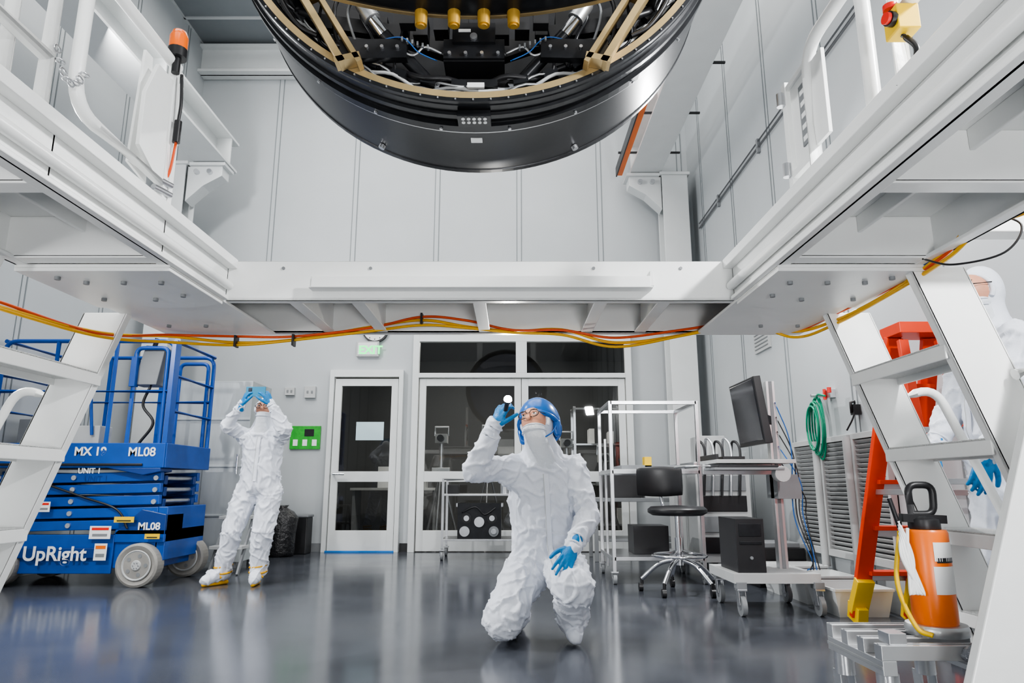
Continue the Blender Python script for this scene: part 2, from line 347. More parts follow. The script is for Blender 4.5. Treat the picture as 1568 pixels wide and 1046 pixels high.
for s,xi,xo in((-1,xl,xlo),(1,xr,xro)):
    chan(b,(yn,y1),xi,zb,zt,s,'y'); chan(b,(yn,y2),xo,zb,zt,-s,'y')
    b.bb(*sorted((xi-s*.035,xi)),yn,y1,zt-.03,zt+.004,WHITE)
    b.cyl((xi-s*.014,yn,zb+.052),(xi-s*.014,y1-.01,zb+.052),.016,WHITE)
    b.bb(*sorted((xi-s*.02,xi)),yn,y1-.02,zb-.004,zb+.01,WHITE)
    b.bb(*sorted((xi,xo)),yn,y1,zt-.018,zt-.006,WHITE)
    for yy in(1.93,1.42,.91,.40,-.1):
        b.bb(*sorted((xi,xo)),yy,yy+.01,zb+.005,zt-.018,WHITE); b.bb(*sorted((xi,xo)),yy,yy+.055,zb+.002,zb+.012,WHITE)
        xm=(xi+xo)/2; b.bb(xm-.006,xm+.006,yy+.01,yy+.51,zt-.07,zt-.018,WHITE)
    b.bb(*sorted((xi,xo)),1.99,y2,zb-.008,zb+.003,WHITE)
    b.prism([(xi,1.99,zb-.02),(xi,y1-.02,zb-.02),(xi+s*.12,y1+.03,zb-.02),(xo,y1+.03,zb-.02),(xo,1.99,zb-.02)],(0,0,.012),WHITE)
    for (dx,yy) in((.08,2.1),(.2,2.1),(.32,2.1),(.08,2.25),(.2,2.3),(.38,2.05),(.38,2.3),(.2,2.7),(.35,2.7)):
        b.cyl((xi+s*dx,yy,zb-.03),(xi+s*dx,yy,zb-.02),.009,GREY,n=8)
b.bb(-.73,.507,y1-.05,y1,1.477,1.483,WHITE); b.bb(-.73,.507,y1-.008,y1,1.483,1.53,WHITE); b.bb(-.72,.497,y1-.055,y1-.047,1.477,1.52,WHITE)
b.bb(.495,.51,y1-.05,y1,1.483,1.54,WHITE)
for xx in(-.84,-.52,.3,.62): b.cyl((xx,y1-.005,1.565),(xx,y1,1.565),.006,GREY,n=8)
b.build('deck_frame',P,bevel=.0025)
b=MB()
for s,xa in((1,1.05),(-1,-1.45)):
    w=.37*s; k=.37*s
    b.prism([(xa,1.86,0),(xa+k*1.5,1.86,1.5),(xa+k*1.5+w,1.86,1.5),(xa+w,1.86,0)],(0,.035,0),WHITE)
    b.bb(*sorted(((xro if s>0 else xlo),xa+k*1.5+w)),1.86,1.93,1.50,1.58,WHITE)
b.bar((1.27,.1,zb),(1.40,.1,0),.08,.08,WHITE); b.bar((-1.52,.1,zb),(-1.65,.1,0),.08,.08,WHITE)
b.build('support_legs',P,bevel=.004)
def stair(name,s,x_at12,yA,yB2,parent):
    b=MB(); k=.345
    X=lambda z:x_at12+s*k*(1.2-z)
    for yy in(yA,yB2-.035):
        w=.085
        b.prism([(X(1.44)-w,yy,1.44),(X(1.44)+w,yy,1.44),(X(0)+w,yy,0),(X(0)-w,yy,0)],(0,.01,0),WHITE)
        for q in(-w,w-.008):
            b.prism([(X(1.44)+q,yy,1.44),(X(1.44)+q+.01,yy,1.44),(X(0)+q+.01,yy,0),(X(0)+q,yy,0)],(0,.035,0),WHITE)
    for z in(1.20,.915,.63,.345,.07):
        xc=X(z)
        b.bb(xc-.085,xc+.085,yA+.01,yB2-.01,z,z+.006,TREAD); b.bb(xc-.085,xc-.077,yA+.01,yB2-.01,z-.045,z,WHITE); b.bb(xc+.077,xc+.085,yA+.01,yB2-.01,z-.045,z,WHITE)
        b.bb(xc-.08,xc+.08,yA+.01,yB2-.01,z-.02,z-.014,TREAD)
    for yy in(yA-.03,yB2+.03):
        b.tube(fillet([(X(1.1)+s*.05,yy,1.1),(X(1.1)+s*.22,yy,1.16),(X(.25)+s*.22,yy,.45),(X(.2)+s*.05,yy,.35)],.08),.017,WHITE,10)
    b.build(name,parent,bevel=.003)
stair('stair_right',1,1.385,2.0,2.6,P); stair('stair_left',-1,-1.66,1.88,2.6,P)
b=MB(); r=.0165
X=xl+.005
b.tube(fillet([(X,1.88,1.66),(X,1.46,1.66),(X,1.46,2.05),(X,1.90,2.05)],.09),r,WHITE,12)
b.tube(fillet([(X,1.36,1.59),(X,1.36,2.6)],.05),r,WHITE,12); b.tube(fillet([(X-.03,1.28,1.59),(X-.03,1.28,2.6)],.05),r,WHITE,12)
b.tube(fillet([(X,1.36,1.72),(X,.3,1.72)],.05),r,WHITE,12)
b.bb(X-.012,X+.012,1.87,1.895,1.59,2.12,WHITE); b.bb(X-.012,X+.012,1.9,1.925,1.59,2.0,WHITE)
b.prism([(X+.004,1.72,1.70),(X+.004,1.72,1.86),(X+.004,1.77,1.98),(X+.004,1.85,1.98),(X+.004,1.86,1.66),(X+.004,1.80,1.66)],(.012,0,0),WHITE)
b.prism([(X-.03,1.74,1.66),(X-.03,1.76,2.02),(X-.03,1.80,2.02),(X-.03,1.84,1.64)],(.008,0,0),WHITE)
for k in range(8):
    t=k/7; c=V((X+.02,1.46-.1*t,1.74-.05*math.sin(math.pi*t))); b.tube([c+V((0,.012*math.cos(a),.008*math.sin(a))) if k%2 else c+V((.008*math.sin(a),.012*math.cos(a),0)) for a in[i*math.pi/4 for i in range(8)]],.0025,STEEL,6,closed=True)
for z in(1.63,1.66): b.cyl((X,1.84,z),(X+.02,1.90,z),.01,STEEL)
X=xr-.008
b.tube(fillet([(X,1.66,1.60),(X,1.66,1.95),(X,1.37,1.95),(X,1.37,1.60)],.09),r,WHITE,12)
b.tube(fillet([(X+.03,1.30,1.59),(X+.03,1.30,2.0),(X+.03,1.0,2.05)],.08),r,WHITE,12)
b.tube(fillet([(X,1.26,1.74),(X,.4,1.74)],.09),r,WHITE,12)
b.bb(X-.012,X+.012,1.785,1.81,1.60,1.93,WHITE); b.bb(X-.01,X+.01,1.66,1.80,1.63,1.65,WHITE); b.bb(X-.01,X+.01,1.66,1.80,1.9,1.915,WHITE)
b.bb(X+.0,X+.01,1.58,1.78,1.66,1.90,WHITE); b.bb(X-.004,X+.0,1.66,1.72,1.69,1.87,GREY); 
for k in range(5): b.bb(X-.006,X-.003,1.67,1.71,1.70+k*.034,1.715+k*.034,PAPER)
for z in(1.66,1.88): b.cyl((X-.02,1.80,z-.02),(X-.02,1.80,z+.02),.012,STEEL)
b.build('guard_rails',P,bevel=.002)
b=MB(); c=V((xl+.02,1.86,2.06)); b.cyl(c,c+V((0,0,.03)),.028,BLACK); b.lathe([(.026,.03),(.027,.07),(.02,.09),(.001,.095)],c,(0,0,1),BEAC,20); b.cyl(c+V((0,0,-.05)),c,.012,BLACK)
b.tube(catmull([c+V((.015,.01,-.05)),c+V((.02,.015,-.14)),c+V((.015,.02,-.2))]),.005,BLACK); b.tube(catmull([c+V((.015,.02,-.27)),c+V((.0,.03,-.36)),c+V((-.02,.03,-.40))]),.004,OCAB); b.cyl(c+V((.015,.02,-.2)),c+V((.015,.02,-.27)),.011,BLACK)
b.build('warning_beacon',P)
b=MB(); c=V((xr-.02,1.22,1.70)); b.box(c,(.045,.05,.055),YEL); b.cyl(c+V((-.02,-.0,.028)),c+V((-.02,0,.04)),.014,RED); b.cyl(c+V((-.022,-.01,0)),c+V((-.035,-.013,0)),.015,BLACK); b.cyl(c+V((-.035,-.013,0)),c+V((-.042,-.014,0)),.012,RED)
b.tube(catmull([c+V((0,0,-.028)),c+V((.01,-.02,-.08)),c+V((-.01,.02,-.13))]),.006,BLACK)
b.build('emergency_stop_box',P,bevel=.003)
C=empty('extension_cables')
def cable(nm,pts,r,m): b=MB(); b.tube(catmull(pts,10),r,m,8); b.build(nm,C)
yc=2.915
main=[(-1.62,2.0,1.33),(-1.55,2.5,1.34),(-1.46,2.85,1.41),(-1.2,yc,1.40),(-.95,yc,1.405),(-.62,yc,1.46),(-.395,yc,1.50),(-.2,yc,1.47),(0,yc,1.44),(.22,yc,1.45),(.45,yc,1.40),(.75,yc,1.43),(1.02,yc,1.485),(1.22,yc-.02,1.44),(1.26,2.6,1.42),(1.26,2.2,1.41),(1.26,1.9,1.44),(1.27,1.75,1.49),(1.29,1.5,1.455),(1.3,1.2,1.46)]
def off(pts,dy,dz,amp,ph): return [(x,y+dy,z+dz+amp*math.sin(i*1.7+ph)) for i,(x,y,z) in enumerate(pts)]
cable('yellow_cable',off(main,0,0,.006,0),.0065,YCAB); cable('yellow_cable_b',off(main,-.012,-.016,.014,1),.006,YCAB); cable('orange_cable',off(main,-.01,.01,.012,2.2),.0055,OCAB)
cable('blue_cable',off(main[14:],-.01,.03,.02,1),.004,BCAB)
cable('black_cable',[(1.2,1.9,1.43),(1.22,1.8,1.38),(1.29,1.7,1.38),(1.33,1.68,1.45),(1.27,1.72,1.5)],.003,BLACK)
b=MB()
for xx,zz in((-1.2,1.40),(-.95,1.405),(-.395,1.50),(1.02,1.48)):
    b.bb(xx-.004,xx+.004,yc-.03,yc+.01,zz-.028,zz+.022,BLACK)
b.build('cable_ties',C)

# ------------------------------------------------------------ telescope camera drum
D=empty('telescope_camera')
cx,cz=-.125,2.865; ax=(0,1,0); o=(cx,0,cz)
b=MB()
b.lathe([(.842,1.99),(.842,1.982),(.864,1.982)],o,ax,GOLD,128,smooth=False)
b.lathe([(.864,1.982),(.876,1.984),(.876,2.0)],o,ax,BLK2,128,smooth=False)
b.lathe([(.872,2.0),(.876,2.01),(.876,2.05)],o,ax,BLK2,128,smooth=False)
b.lathe([(.876,2.05),(.886,2.052),(.886,2.075),(.876,2.078)],o,ax,BLK2,128,smooth=False)
b.lathe([(.876,2.078),(.876,2.11),(.892,2.112),(.892,2.15),(.886,2.152)],o,ax,BLK2,128,smooth=False)
b.lathe([(.886,2.152),(.888,2.155),(.888,2.162),(.885,2.165)],o,ax,ALU,128,smooth=False)
b.lathe([(.885,2.165),(.885,2.44)],o,ax,CARB,128)
b.lathe([(.885,2.44),(.889,2.442),(.889,2.465),(.86,2.475),(.80,2.475),(.80,2.46)],o,ax,BLK2,128,smooth=False)
b.lathe([(.80,2.46),(.6,2.53),(.3,2.57),(.001,2.58)],o,ax,CLEAR,96)
b.lathe([(.842,1.99),(.838,2.0),(.838,2.33),(.001,2.33)],o,ax,BLK2,96,smooth=False)
b.lathe([(.82,2.05),(.76,2.05),(.76,2.08),(.82,2.08)],o,ax,BLACK,96,smooth=False)
for k in range(96):
    a=2*math.pi*k/96; b.cyl((cx+.870*math.cos(a),1.978,cz+.870*math.sin(a)),(cx+.870*math.cos(a),1.984,cz+.870*math.sin(a)),.003,STEEL,n=6)
for k in range(24):
    a=2*math.pi*(k+.5)/24; c=V((cx+.893*math.cos(a),2.13,cz+.893*math.sin(a))); b.cyl(c,c+V((math.cos(a),0,math.sin(a)))*.006,.006,STEEL,n=6)
b.bb(cx-.055,cx+.055,2.03,2.10,cz-.90,cz-.878,BLK2)
for k in range(5):
    for q in range(2): b.cyl((cx-.036+k*.018,2.045+q*.022,cz-.904),(cx-.036+k*.018,2.045+q*.022,cz-.90),.006,PAPER,n=8)
b.bb(cx-.02,cx+.02,2.2,2.23,cz-.888,cz-.884,PAPER)
for a in(-2.0,-1.15): c=V((cx+.887*math.cos(a),2.40,cz+.887*math.sin(a))); b.cyl(c,c+V((math.cos(a),0,math.sin(a)))*.014,.012,STEEL)
b.build('drum_shell',D)
b=MB()
for s in(-1,1):
    f=lambda x:cx+s*x
    for q,w in((0,.022),(.055,.016)):
        b.bar((f(.415-q),1.955,2.10),(f(.72-q),1.955,2.62),w,.05,GOLD,up=(0,1,0))
    b.bar((f(.36),1.955,2.125),(f(.44),1.955,2.105),.02,.05,GOLD,up=(0,1,0)); b.bar((f(.5),1.955,2.36),(f(.56),1.955,2.33),.015,.03,GOLD,up=(0,1,0))
    b.cyl((f(.42),1.97,2.42),(f(.37),1.98,2.345),.024,STEEL); b.cyl((f(.37),1.98,2.345),(f(.335),1.985,2.29),.028,ALU); b.cyl((f(.335),1.985,2.29),(f(.30),2.0,2.245),.02,CHROME)
    b.cyl((f(.30),2.0,2.245),(f(.135),2.07,2.09),.022,BLK2); b.ell((f(.125),2.07,2.085),(.032,.03,.032),BLK2); b.cyl((f(.125),2.03,2.085),(f(.125),2.1,2.085),.014,CHROME)
    b.bar((f(.22),2.0,2.185),(f(.44),2.0,2.18),.03,.07,BLK2,up=(0,0,1)); b.bar((f(.25),2.05,2.28),(f(.55),2.05,2.33),.03,.05,BLACK)
    b.tube(catmull([(f(.6),2.02,2.35),(f(.52),2.0,2.30),(f(.48),2.0,2.22),(f(.40),2.02,2.20),(f(.3),2.02,2.15)]),.012,BLACK)
    b.tube(catmull([(f(.1),2.0,2.17),(f(.16),1.99,2.19),(f(.2),1.99,2.16),(f(.27),2.0,2.20)]),.004,ALU)
    b.tube(catmull([(f(.12),1.99,2.14),(f(.18),1.98,2.165),(f(.24),1.98,2.22),(f(.35),2.0,2.21)]),.002,BCAB)
    for k in range(6): c=V((f(.15+.017*k),1.985,2.185+.006*k)); b.box(c,(.006,.015,.014),GREY)
    for k in range(4): b.cyl((f(.25+k*.05),1.975,2.185),(f(.25+k*.05),1.99,2.185),.006,STEEL,n=8)
    b.cyl((f(.05),1.97,2.40),(f(.09),1.97,2.30),.016,BLACK); b.box((f(.22),1.99,2.31),(.05,.04,.09),BLACK)
    b.box((f(.60),1.99,2.42),(.07,.05,.12),BLK2,(0,s*.5,0)); b.cyl((f(.60),1.95,2.42),(f(.60),1.965,2.42),.02,STEEL)
    b.tube(catmull([(f(.68),1.99,2.5),(f(.64),1.98,2.36),(f(.58),1.99,2.27),(f(.52),2.0,2.24)]),.008,BLACK)
    for k in range(5):
        b.tube(catmull([(f(.30+.05*k),2.0,2.40),(f(.33+.045*k),1.99,2.30+.01*k),(f(.28+.06*k),2.01,2.24),(f(.26+.05*k),2.02,2.12+.015*k)]),.005+.002*(k%2),(BLACK,BLK2,GREY)[k%3])
b.bb(cx-.10,cx+.10,1.99,2.09,2.15,2.22,BLK2); b.bb(cx-.07,cx+.07,1.975,2.0,2.20,2.27,BLK2); b.bb(cx-.1,cx+.1,2.0,2.1,2.145,2.155,BLACK)
b.cyl((cx,1.965,2.215),(cx,1.99,2.215),.012,STEEL); b.bb(cx-.05,cx-.01,1.972,1.978,2.235,2.245,PAPER)
for k in range(4): b.cyl((cx-.08+k*.053,1.98,2.165),(cx-.08+k*.053,1.99,2.165),.006,STEEL,n=8)
b.bb(cx-.02,cx+.035,1.99,2.0,2.045,2.062,PAPER)
for j,(rr,m,tr) in enumerate(((.81,LGREY,.006),(.795,ALU,.004),(.82,ALU,.005),(.78,BLACK,.01))):
    pts=[]
    for k in range(60):
        a=math.radians(215+110*k/59); q=rr+.008*math.sin(k*.9+j*2); pts.append((cx+q*math.cos(a),2.03+.015*math.sin(k*.6+j),cz+q*math.sin(a)))
    b.tube(pts,tr,m)
for k in range(14):
    a=math.radians(222+7.4*k); b.box((cx+.79*math.cos(a),2.03,cz+.79*math.sin(a)),(.05,.03,.025),BLK2,(0,-a-math.pi/2,0))
for (ri,ro,z0,z1,m) in((1.0,1.10,2.262,2.285,BLK2),(1.10,1.112,2.258,2.270,GOLD),(1.10,1.106,2.272,2.290,LGREY)):
    n=40
    pin=[(cx+ri*math.sin(math.radians(a)),.83+ri*math.cos(math.radians(a)),z0) for a in [-38+76*k/n for k in range(n+1)]]
    pout=[(cx+ro*math.sin(math.radians(a)),.83+ro*math.cos(math.radians(a)),z0) for a in [-38+76*k/n for k in range(n+1)]]
    for k in range(n): b.prism([pin[k],pout[k],pout[k+1],pin[k+1]],(0,0,z1-z0),m)
for dx in(-.165,-.06,.035,.13):
    b.cyl((cx+dx,1.915,2.215),(cx+dx,1.915,2.262),.019,GOLD2,r2=.021); b.cyl((cx+dx,1.915,2.21),(cx+dx,1.915,2.215),.012,GOLD2)
for k in range(10): 
    xx=cx-.33+k*.07; b.box((xx,2.1,2.33+.02*(k%2)),(.05,.06,.07),BLACK)
for s in(-1,1): b.bar((cx+s*.05,2.15,2.12),(cx+s*.42,2.2,2.18),.04,.06,BLACK); b.bar((cx+s*.0,2.2,2.28),(cx+s*.6,2.2,2.5),.04,.06,BLACK)
b.build('hexapod_assembly',D)
b=MB()
for s in(-1,1):
    b.bar((cx+s*.6,2.2,3.5),(cx+s*.6,2.2,ZC-.02),.12,.12,WHITE2)
    b.bar((cx+s*.6,2.2,3.42),(cx+s*.6,2.2,3.52),.2,.2,WHITE2)
b.bar((cx-.7,2.2,4.2),(cx+.7,2.2,4.2),.16,.2,WHITE2)
b.build('suspension_frame',D)

# ------------------------------------------------------------ people
def matR(F,U):
    F=V(F).normalized(); U=V(U); Rr=F.cross(U).normalized(); U=Rr.cross(F).normalized()
    return Matrix((Rr,F,U)).transposed(), Rr,F,U
def hand(parent,name,wrist,fdir,back,thumb,curl=(.35,.35,.35,.35),tcurl=.3,scale=1,spread=.06,m=None):
    m=m or GLOVE
    X=V(fdir).normalized(); Z=(V(back)-X*V(back).dot(X)).normalized(); Y=Z.cross(X)*thumb
    W=V(wrist); g=lambda x,y,z: W+(X*x+Y*y+Z*z)*scale
    b=MB(); k=scale
    R=Matrix((X,Y,Z)).transposed()
    b.ell(g(.048,0,0),(.052*k,.041*k,.017*k),m,R,16)
    b.cap(g(-.05,0,0),g(.02,0,0),.031*k,.027*k,m)
    ys=(.031,.0105,-.0105,-.030); ln=(.070,.079,.073,.057)
    for i in range(4):
        p=V((.088-.006*abs(i-1),ys[i],0)); b.cap(g(.02,ys[i]*.6,0),g(*p),.014*k,.0115*k,m,10)
        a=curl[i]*.5; sp=spread*(1.5-i)
        for j,fr in enumerate((.45,.30,.25)):
            d=V((math.cos(a),math.sin(sp)*math.cos(a),-math.sin(a))); q=p+d*ln[i]*fr
            b.cap(g(*p),g(*q),(.0105-.001*j)*k,(.0098-.001*j)*k,m,10); p=q; a+=curl[i]
    p=V((.018,.03,-.004)); a=.75
    for j,l in enumerate((.042,.032,.025)):
        d=V((math.cos(a),math.sin(a)*.85,-tcurl*(.4+.5*j))).normalized(); q=p+d*l
        b.cap(g(*p),g(*q),(.0135-.001*j)*k,(.012-.001*j)*k,m,10); p=q; a-=.25
    o=b.build(name,parent); md=o.modifiers.new('r','REMESH'); md.mode='VOXEL'; md.voxel_size=.0042*scale; md.use_smooth_shade=True
    s=o.modifiers.new('s','SMOOTH'); s.iterations=2; s.factor=.5
    return o
tex=bpy.data.textures.new('folds','CLOUDS'); tex.noise_scale=.09; tex.noise_depth=3
tex2=bpy.data.textures.new('folds2','CLOUDS'); tex2.noise_scale=.035; tex2.noise_depth=2
def segdist(p,a,b):
    ab=b-a; t=max(0,min(1,(p-a).dot(ab)/ab.length_squared)); return (p-a-ab*t).length,t
def person(name,J,F,U,hs=1.0,vox=.0075,helmet=False,boots=None,arm=1.0,tw=1.0,leg=1.0,eyes=True,amp=1.0):
    E=empty(name); b=MB(); m=SUIT
    J={k:V(v) for k,v in J.items()}
    pel,nk=J['pelvis'],J['neck']; axis=(nk-pel); L=axis.length; A=axis.normalized()
    R,Rr,F,U=matR(F,U); H=J['head']
    rt=(J['shR']-J['shL']).normalized(); rh=(J['hipR']-J['hipL']).normalized()
    if rt.dot(Rr)<0: rt=-rt
    if rh.dot(rt)<0: rh=-rh
    ft=A.cross(rt).normalized()
    if ft.dot(F)<0: ft=-ft
    secs=[]
    for t,rx,ry in((-.22,.07,.07),(-.17,.145,.115),(-.05,.185,.148),(.1,.184,.145),(.3,.176,.138),(.5,.178,.136),(.7,.186,.135),(.85,.178,.12),(.95,.125,.09),(1.03,.07,.07),(1.06,.04,.04)):
        r=(rh.lerp(rt,max(0,min(1,t)))); r=(r-A*r.dot(A)).normalized(); f=A.cross(r).normalized()
        c=pel+axis*t
        secs.append((c,r*rx*tw,f*ry*tw))
    b.loft(secs,m)
    bones=[(pel,nk)]
    for s in'LR':
        sh,el,wr=J['sh'+s],J['el'+s],J['wr'+s]
        b.cap(nk-A*.06,sh,.060*tw,.066*tw,m); b.cap(sh,el,.072*arm,.064*arm,m); b.cap(el,wr,.066*arm,.044*arm,m)
        b.cap(pel+axis*.7+(sh-nk)*.35,sh.lerp(el,.3),.09*tw,.068*arm,m)
        hp,kn,an,to=J['hip'+s],J['kn'+s],J['an'+s],J['to'+s]
        b.cap(hp,kn,.110*leg,.090*leg,m); b.cap(kn,an,.090*leg,.072*leg,m)
        bones+=[(sh,el),(el,wr),(hp,kn),(kn,an)]
        d=(to-an); 
        b.cap(an,an+V((0,0,-.02)),.055,.055,m)
        b.cap(an-d.normalized()*.03+V((0,0,-.03)),to,.045,.038,m); b.cap(an.lerp(to,.6),to,.05,.04,m)
    b.ell(H-F*.020,(.088*hs,.092*hs,.120*hs),m,R); b.cap(nk-A*.02,H-U*.06-F*.03,.078,.066,m)
    b.loft([(nk-A*.06,rt*.15,ft*.12),(nk+A*.02,rt*.11,ft*.095),(H-U*.08-F*.02,Rr*.08*hs,F*.068*hs),(H-U*.02-F*.02,Rr*.07*hs,F*.07*hs)],m)
    ob=b.build('coverall_body',E)
    md=ob.modifiers.new('r','REMESH'); md.mode='VOXEL'; md.voxel_size=vox; md.use_smooth_shade=True
    s=ob.modifiers.new('s','SMOOTH'); s.iterations=14; s.factor=.5
    me=bake(ob); nr=[v.normal.copy() for v in me.vertices]
    fr=[(a,bb,)+frame(bb-a) for a,bb in bones]
    for v,nn in zip(me.vertices,nr):
        p=v.co; dh=(p-H).length; w=max(.05,min(1,(dh-.14)/.12)); 
        if p.z<.09: w*=.5
        best=min(range(len(fr)),key=lambda i:segdist(p,fr[i][0],fr[i][1])[0]/(1.9 if i==0 else 1))
        a0,b0,bx,by,bz=fr[best]; dd,t=segdist(p,a0,b0)
        q=p+.035*noise.noise_vector(p*7)
        n1=noise.noise(p*6)
        u=(bx*.8+bz*.6); w2=(by*.7-bz*.7)
        def st(qv,ax,f1,f2,o_):
            al=qv.dot(ax); pr=qv-ax*al; return noise.noise(pr*f2+ax*(al*f1)+V((o_,o_*2,0)))
        na=st(q,bz,4,11,1.7); nb=st(q,u.normalized(),4,13,5.1); nc=st(q,w2.normalized(),4,14,9.3)
        joint=abs(t-.5)*2; joint=joint**2
        rdg=lambda n,wd: max(0,1-abs(n)/wd)
        d=.011*rdg(na,.16)*(1-.5*joint)+.012*rdg(nb,.15)+.013*rdg(nc,.15)*(.5+.5*joint)+.012*n1-.006
        v.co=p+nn*amp*w*d
    for p in me.polygons: p.use_smooth=True
    g=lambda r,f,u: H+(Rr*r+F*f+U*u)*hs
    b=MB()
    b.ell(g(0,.030,.0),(.069*hs,.083*hs,.082*hs),SKIN,R,28)
    b.cap(g(0,.106,.02),g(0,.124,-.008),.009*hs,.014*hs,SKIN); 
    for s in(-1,1):
        if eyes:
            b.ell(g(s*.030,.100,.018),(.0125*hs,.011*hs,.0085*hs),EYEW,R,12); b.ell(g(s*.030,.1095,.018),(.0055*hs,.003*hs,.0055*hs),EYEB,R,10)
        b.cap(g(s*.016,.110,.040),g(s*.046,.097,.040),.0032*hs,.0025*hs,BROW)
        b.ell(g(s*.03,.104,.027),(.016*hs,.009*hs,.005*hs),SKIN,R,12)
        b.tube([g(s*.031+.027*math.cos(a),.123-.4*abs(.027*math.cos(a)) ,.014+.021*math.sin(a)) for a in[k*math.pi/9 for k in range(18)]],.0024*hs,BLACK,6,closed=True)
        b.tube([g(s*.057,.112,.02),g(s*.085,.03,.022)],.0025*hs,BLACK,6)
    b.tube([g(-.008,.125,.018),g(.008,.125,.018)],.0024*hs,BLACK,6)
    b.build('face',E)
    b=MB()
    b.ell(g(0,.048,-.056),(.066*hs,.072*hs,.040*hs),MASK,R,24)
    k0=nk+ft*.05-A*.04; k1=nk+ft*.06-A*.10
    b.loft([(g(0,.045,-.056),Rr*.060*hs,F*.066*hs),(g(0,.042,-.09),Rr*.062*hs,F*.062*hs),(g(0,.028,-.125),Rr*.066*hs,F*.056*hs),(k0,rt*.08,ft*.066),(k1,rt*.05,ft*.05)],MASK)
    ring=[g(.078*math.cos(a),.056-.035*abs(math.cos(a)),.0+.074*math.sin(a)) for a in[k*math.pi/20 for k in range(-3,24)]]
    b.tube(ring,.012*hs,SUIT,8)
    for z in(-.045,-.07): b.tube([g(.067*math.cos(a),.046+.074*math.sin(a),z) for a in[k*math.pi/12 for k in range(13)]],.002,SUIT,5)
    b.build('face_mask',E)
    b=MB(); 
    bpy.context.view_layer.update()
    bv=BVHTree.FromPolygons([v.co for v in me.vertices],[list(p.vertices) for p in me.polygons])
    pts=[]
    for k in range(26):
        o_=pel+axis*(.06+.78*k/25)+ft*.5; hit=bv.ray_cast(o_,-ft)
        if hit[0]: pts.append(hit[0]+ft*.001)
    if len(pts)>3:
        for _ in range(3): pts=[pts[0]]+[(pts[i-1]+pts[i]*2+pts[i+1])/4 for i in range(1,len(pts)-1)]+[pts[-1]]
        vs=[];W_=.016
        for p in pts: vs+=[p-rt*W_+ft*.001,p-rt*W_*.8+ft*.006,p+rt*W_*.8+ft*.006,p+rt*W_+ft*.001]
        b.add(vs,[(i*4+j,i*4+j+1,(i+1)*4+j+1,(i+1)*4+j) for i in range(len(pts)-1) for j in range(3)],SUIT,False)
        b.tube([p+rt*W_*.85+ft*.006 for p in pts],.0018,LGREY,6)
    for s in'LR':
        w=(J['wr'+s]-J['el'+s]).normalized(); fr_=frame(w)
        for q in(0,.05): b.tube([J['wr'+s]-w*(.01+q)+ (fr_[0]*math.cos(a)+fr_[1]*math.sin(a))*(.040+q*.12)*arm for a in[k*math.pi/8 for k in range(16)]],.005,SUIT,6,closed=True)
    b.build('zip_and_cuffs',E)
    if helmet:
        b=MB(); n=28; vs=[]; 
        for i in range(9):
            t=math.pi*.5*i/8*1.15
            for k in range(n):
                a=2*math.pi*k/n; rr=math.sin(t); z=math.cos(t)
                fy=-.045+.118*rr*math.sin(a)-.03*z; vs.append(g(.112*rr*math.cos(a),fy,.020+.126*z+.050*rr*math.sin(a)))
        fs=[(i*n+k,i*n+(k+1)%n,(i+1)*n+(k+1)%n,(i+1)*n+k) for i in range(8) for k in range(n)]
        b.add(vs,fs,HELM,True)
        b.tube([V(v) for v in vs[-n:]],.009,HELM,8,closed=True)
        ho=b.build('helmet_shell',E)
        sd=ho.modifiers.new('so','SOLIDIFY'); sd.thickness=.005; sd.offset=1
        b=MB()
        for s in(-1,1): 
            b.tube(catmull([g(s*.108,-.03,.0),g(s*.10,.01,-.06),g(s*.070,.045,-.10),g(0,.075,-.125)]),.004,HELM)
            b.cap(g(s*.105,-.03,-.01),g(s*.10,-.03,-.07),.022,.018,HELM)
        b.build('helmet_straps',E)
    if boots:
        b=MB()
        for s in'LR':
            an,to=J['an'+s],J['to'+s]
            for k in range(2):
                c=an+V((0,0,.0+.045*k)); b.tube([c+V((.068*math.cos(a),.068*math.sin(a),.01*math.sin(a+k))) for a in[i*math.pi/8 for i in range(16)]],.008,boots,8,closed=True)
            d=(to-an); d.z=0; d.normalize(); b.cap(V((an.x,an.y,.018))-d*.04,V((to.x,to.y,.018))+d*.01,.018,.018,boots)
            q=d.cross(V((0,0,1)))
            b.tube(catmull([an+d*.05+q*.05+V((0,0,-.04)),an+d*.075+V((0,0,.0)),an+d*.05-q*.05+V((0,0,-.04))]),.009,boots)
        b.build('shoe_cover_straps',E)
    return E
K=dict(pelvis=(.19,3.90,.40),neck=(.165,3.80,.955),head=(.135,3.74,1.115),shL=(.015,3.79,.885),shR=(.335,3.82,.885),
 elL=(-.20,3.66,.865),wrL=(-.085,3.60,1.095),elR=(.405,3.74,.63),wrR=(.305,3.56,.48),
 hipL=(.10,3.88,.37),hipR=(.27,3.90,.37),knL=(-.045,3.64,.125),knR=(.30,3.52,.305),anL=(.02,4.02,.085),toL=(.03,4.2,.05),anR=(.315,3.78,.10),toR=(.315,3.64,.045))
ke=person('kneeling_technician',K,(-.40,-.86,.24),(-.08,.3,.95),helmet=True,arm=1.0,leg=1.12,tw=1.02)
hand(ke,'glove_right',(-.085,3.60,1.095),(.35,-.1,.93),(-.6,-.75,.1),-1,curl=(.75,.8,.85,.9),tcurl=.6)
hand(ke,'glove_left',(.305,3.555,.48),(-.45,-.55,-.68),(.2,-.7,.6),-1,curl=(.22,.2,.2,.25),tcurl=.0,spread=.12)
b=MB(); c=V((-.03,3.555,1.185)); d=V((.15,-.75,.62)).normalized(); b.cyl(c-d*.05,c+d*.03,.012,BLACK); b.cyl(c+d*.03,c+d*.055,.015,BLACK,r2=.023); b.ell(c+d*.056,(.021,.021,.021),LAMPM); b.build('flashlight',ke)
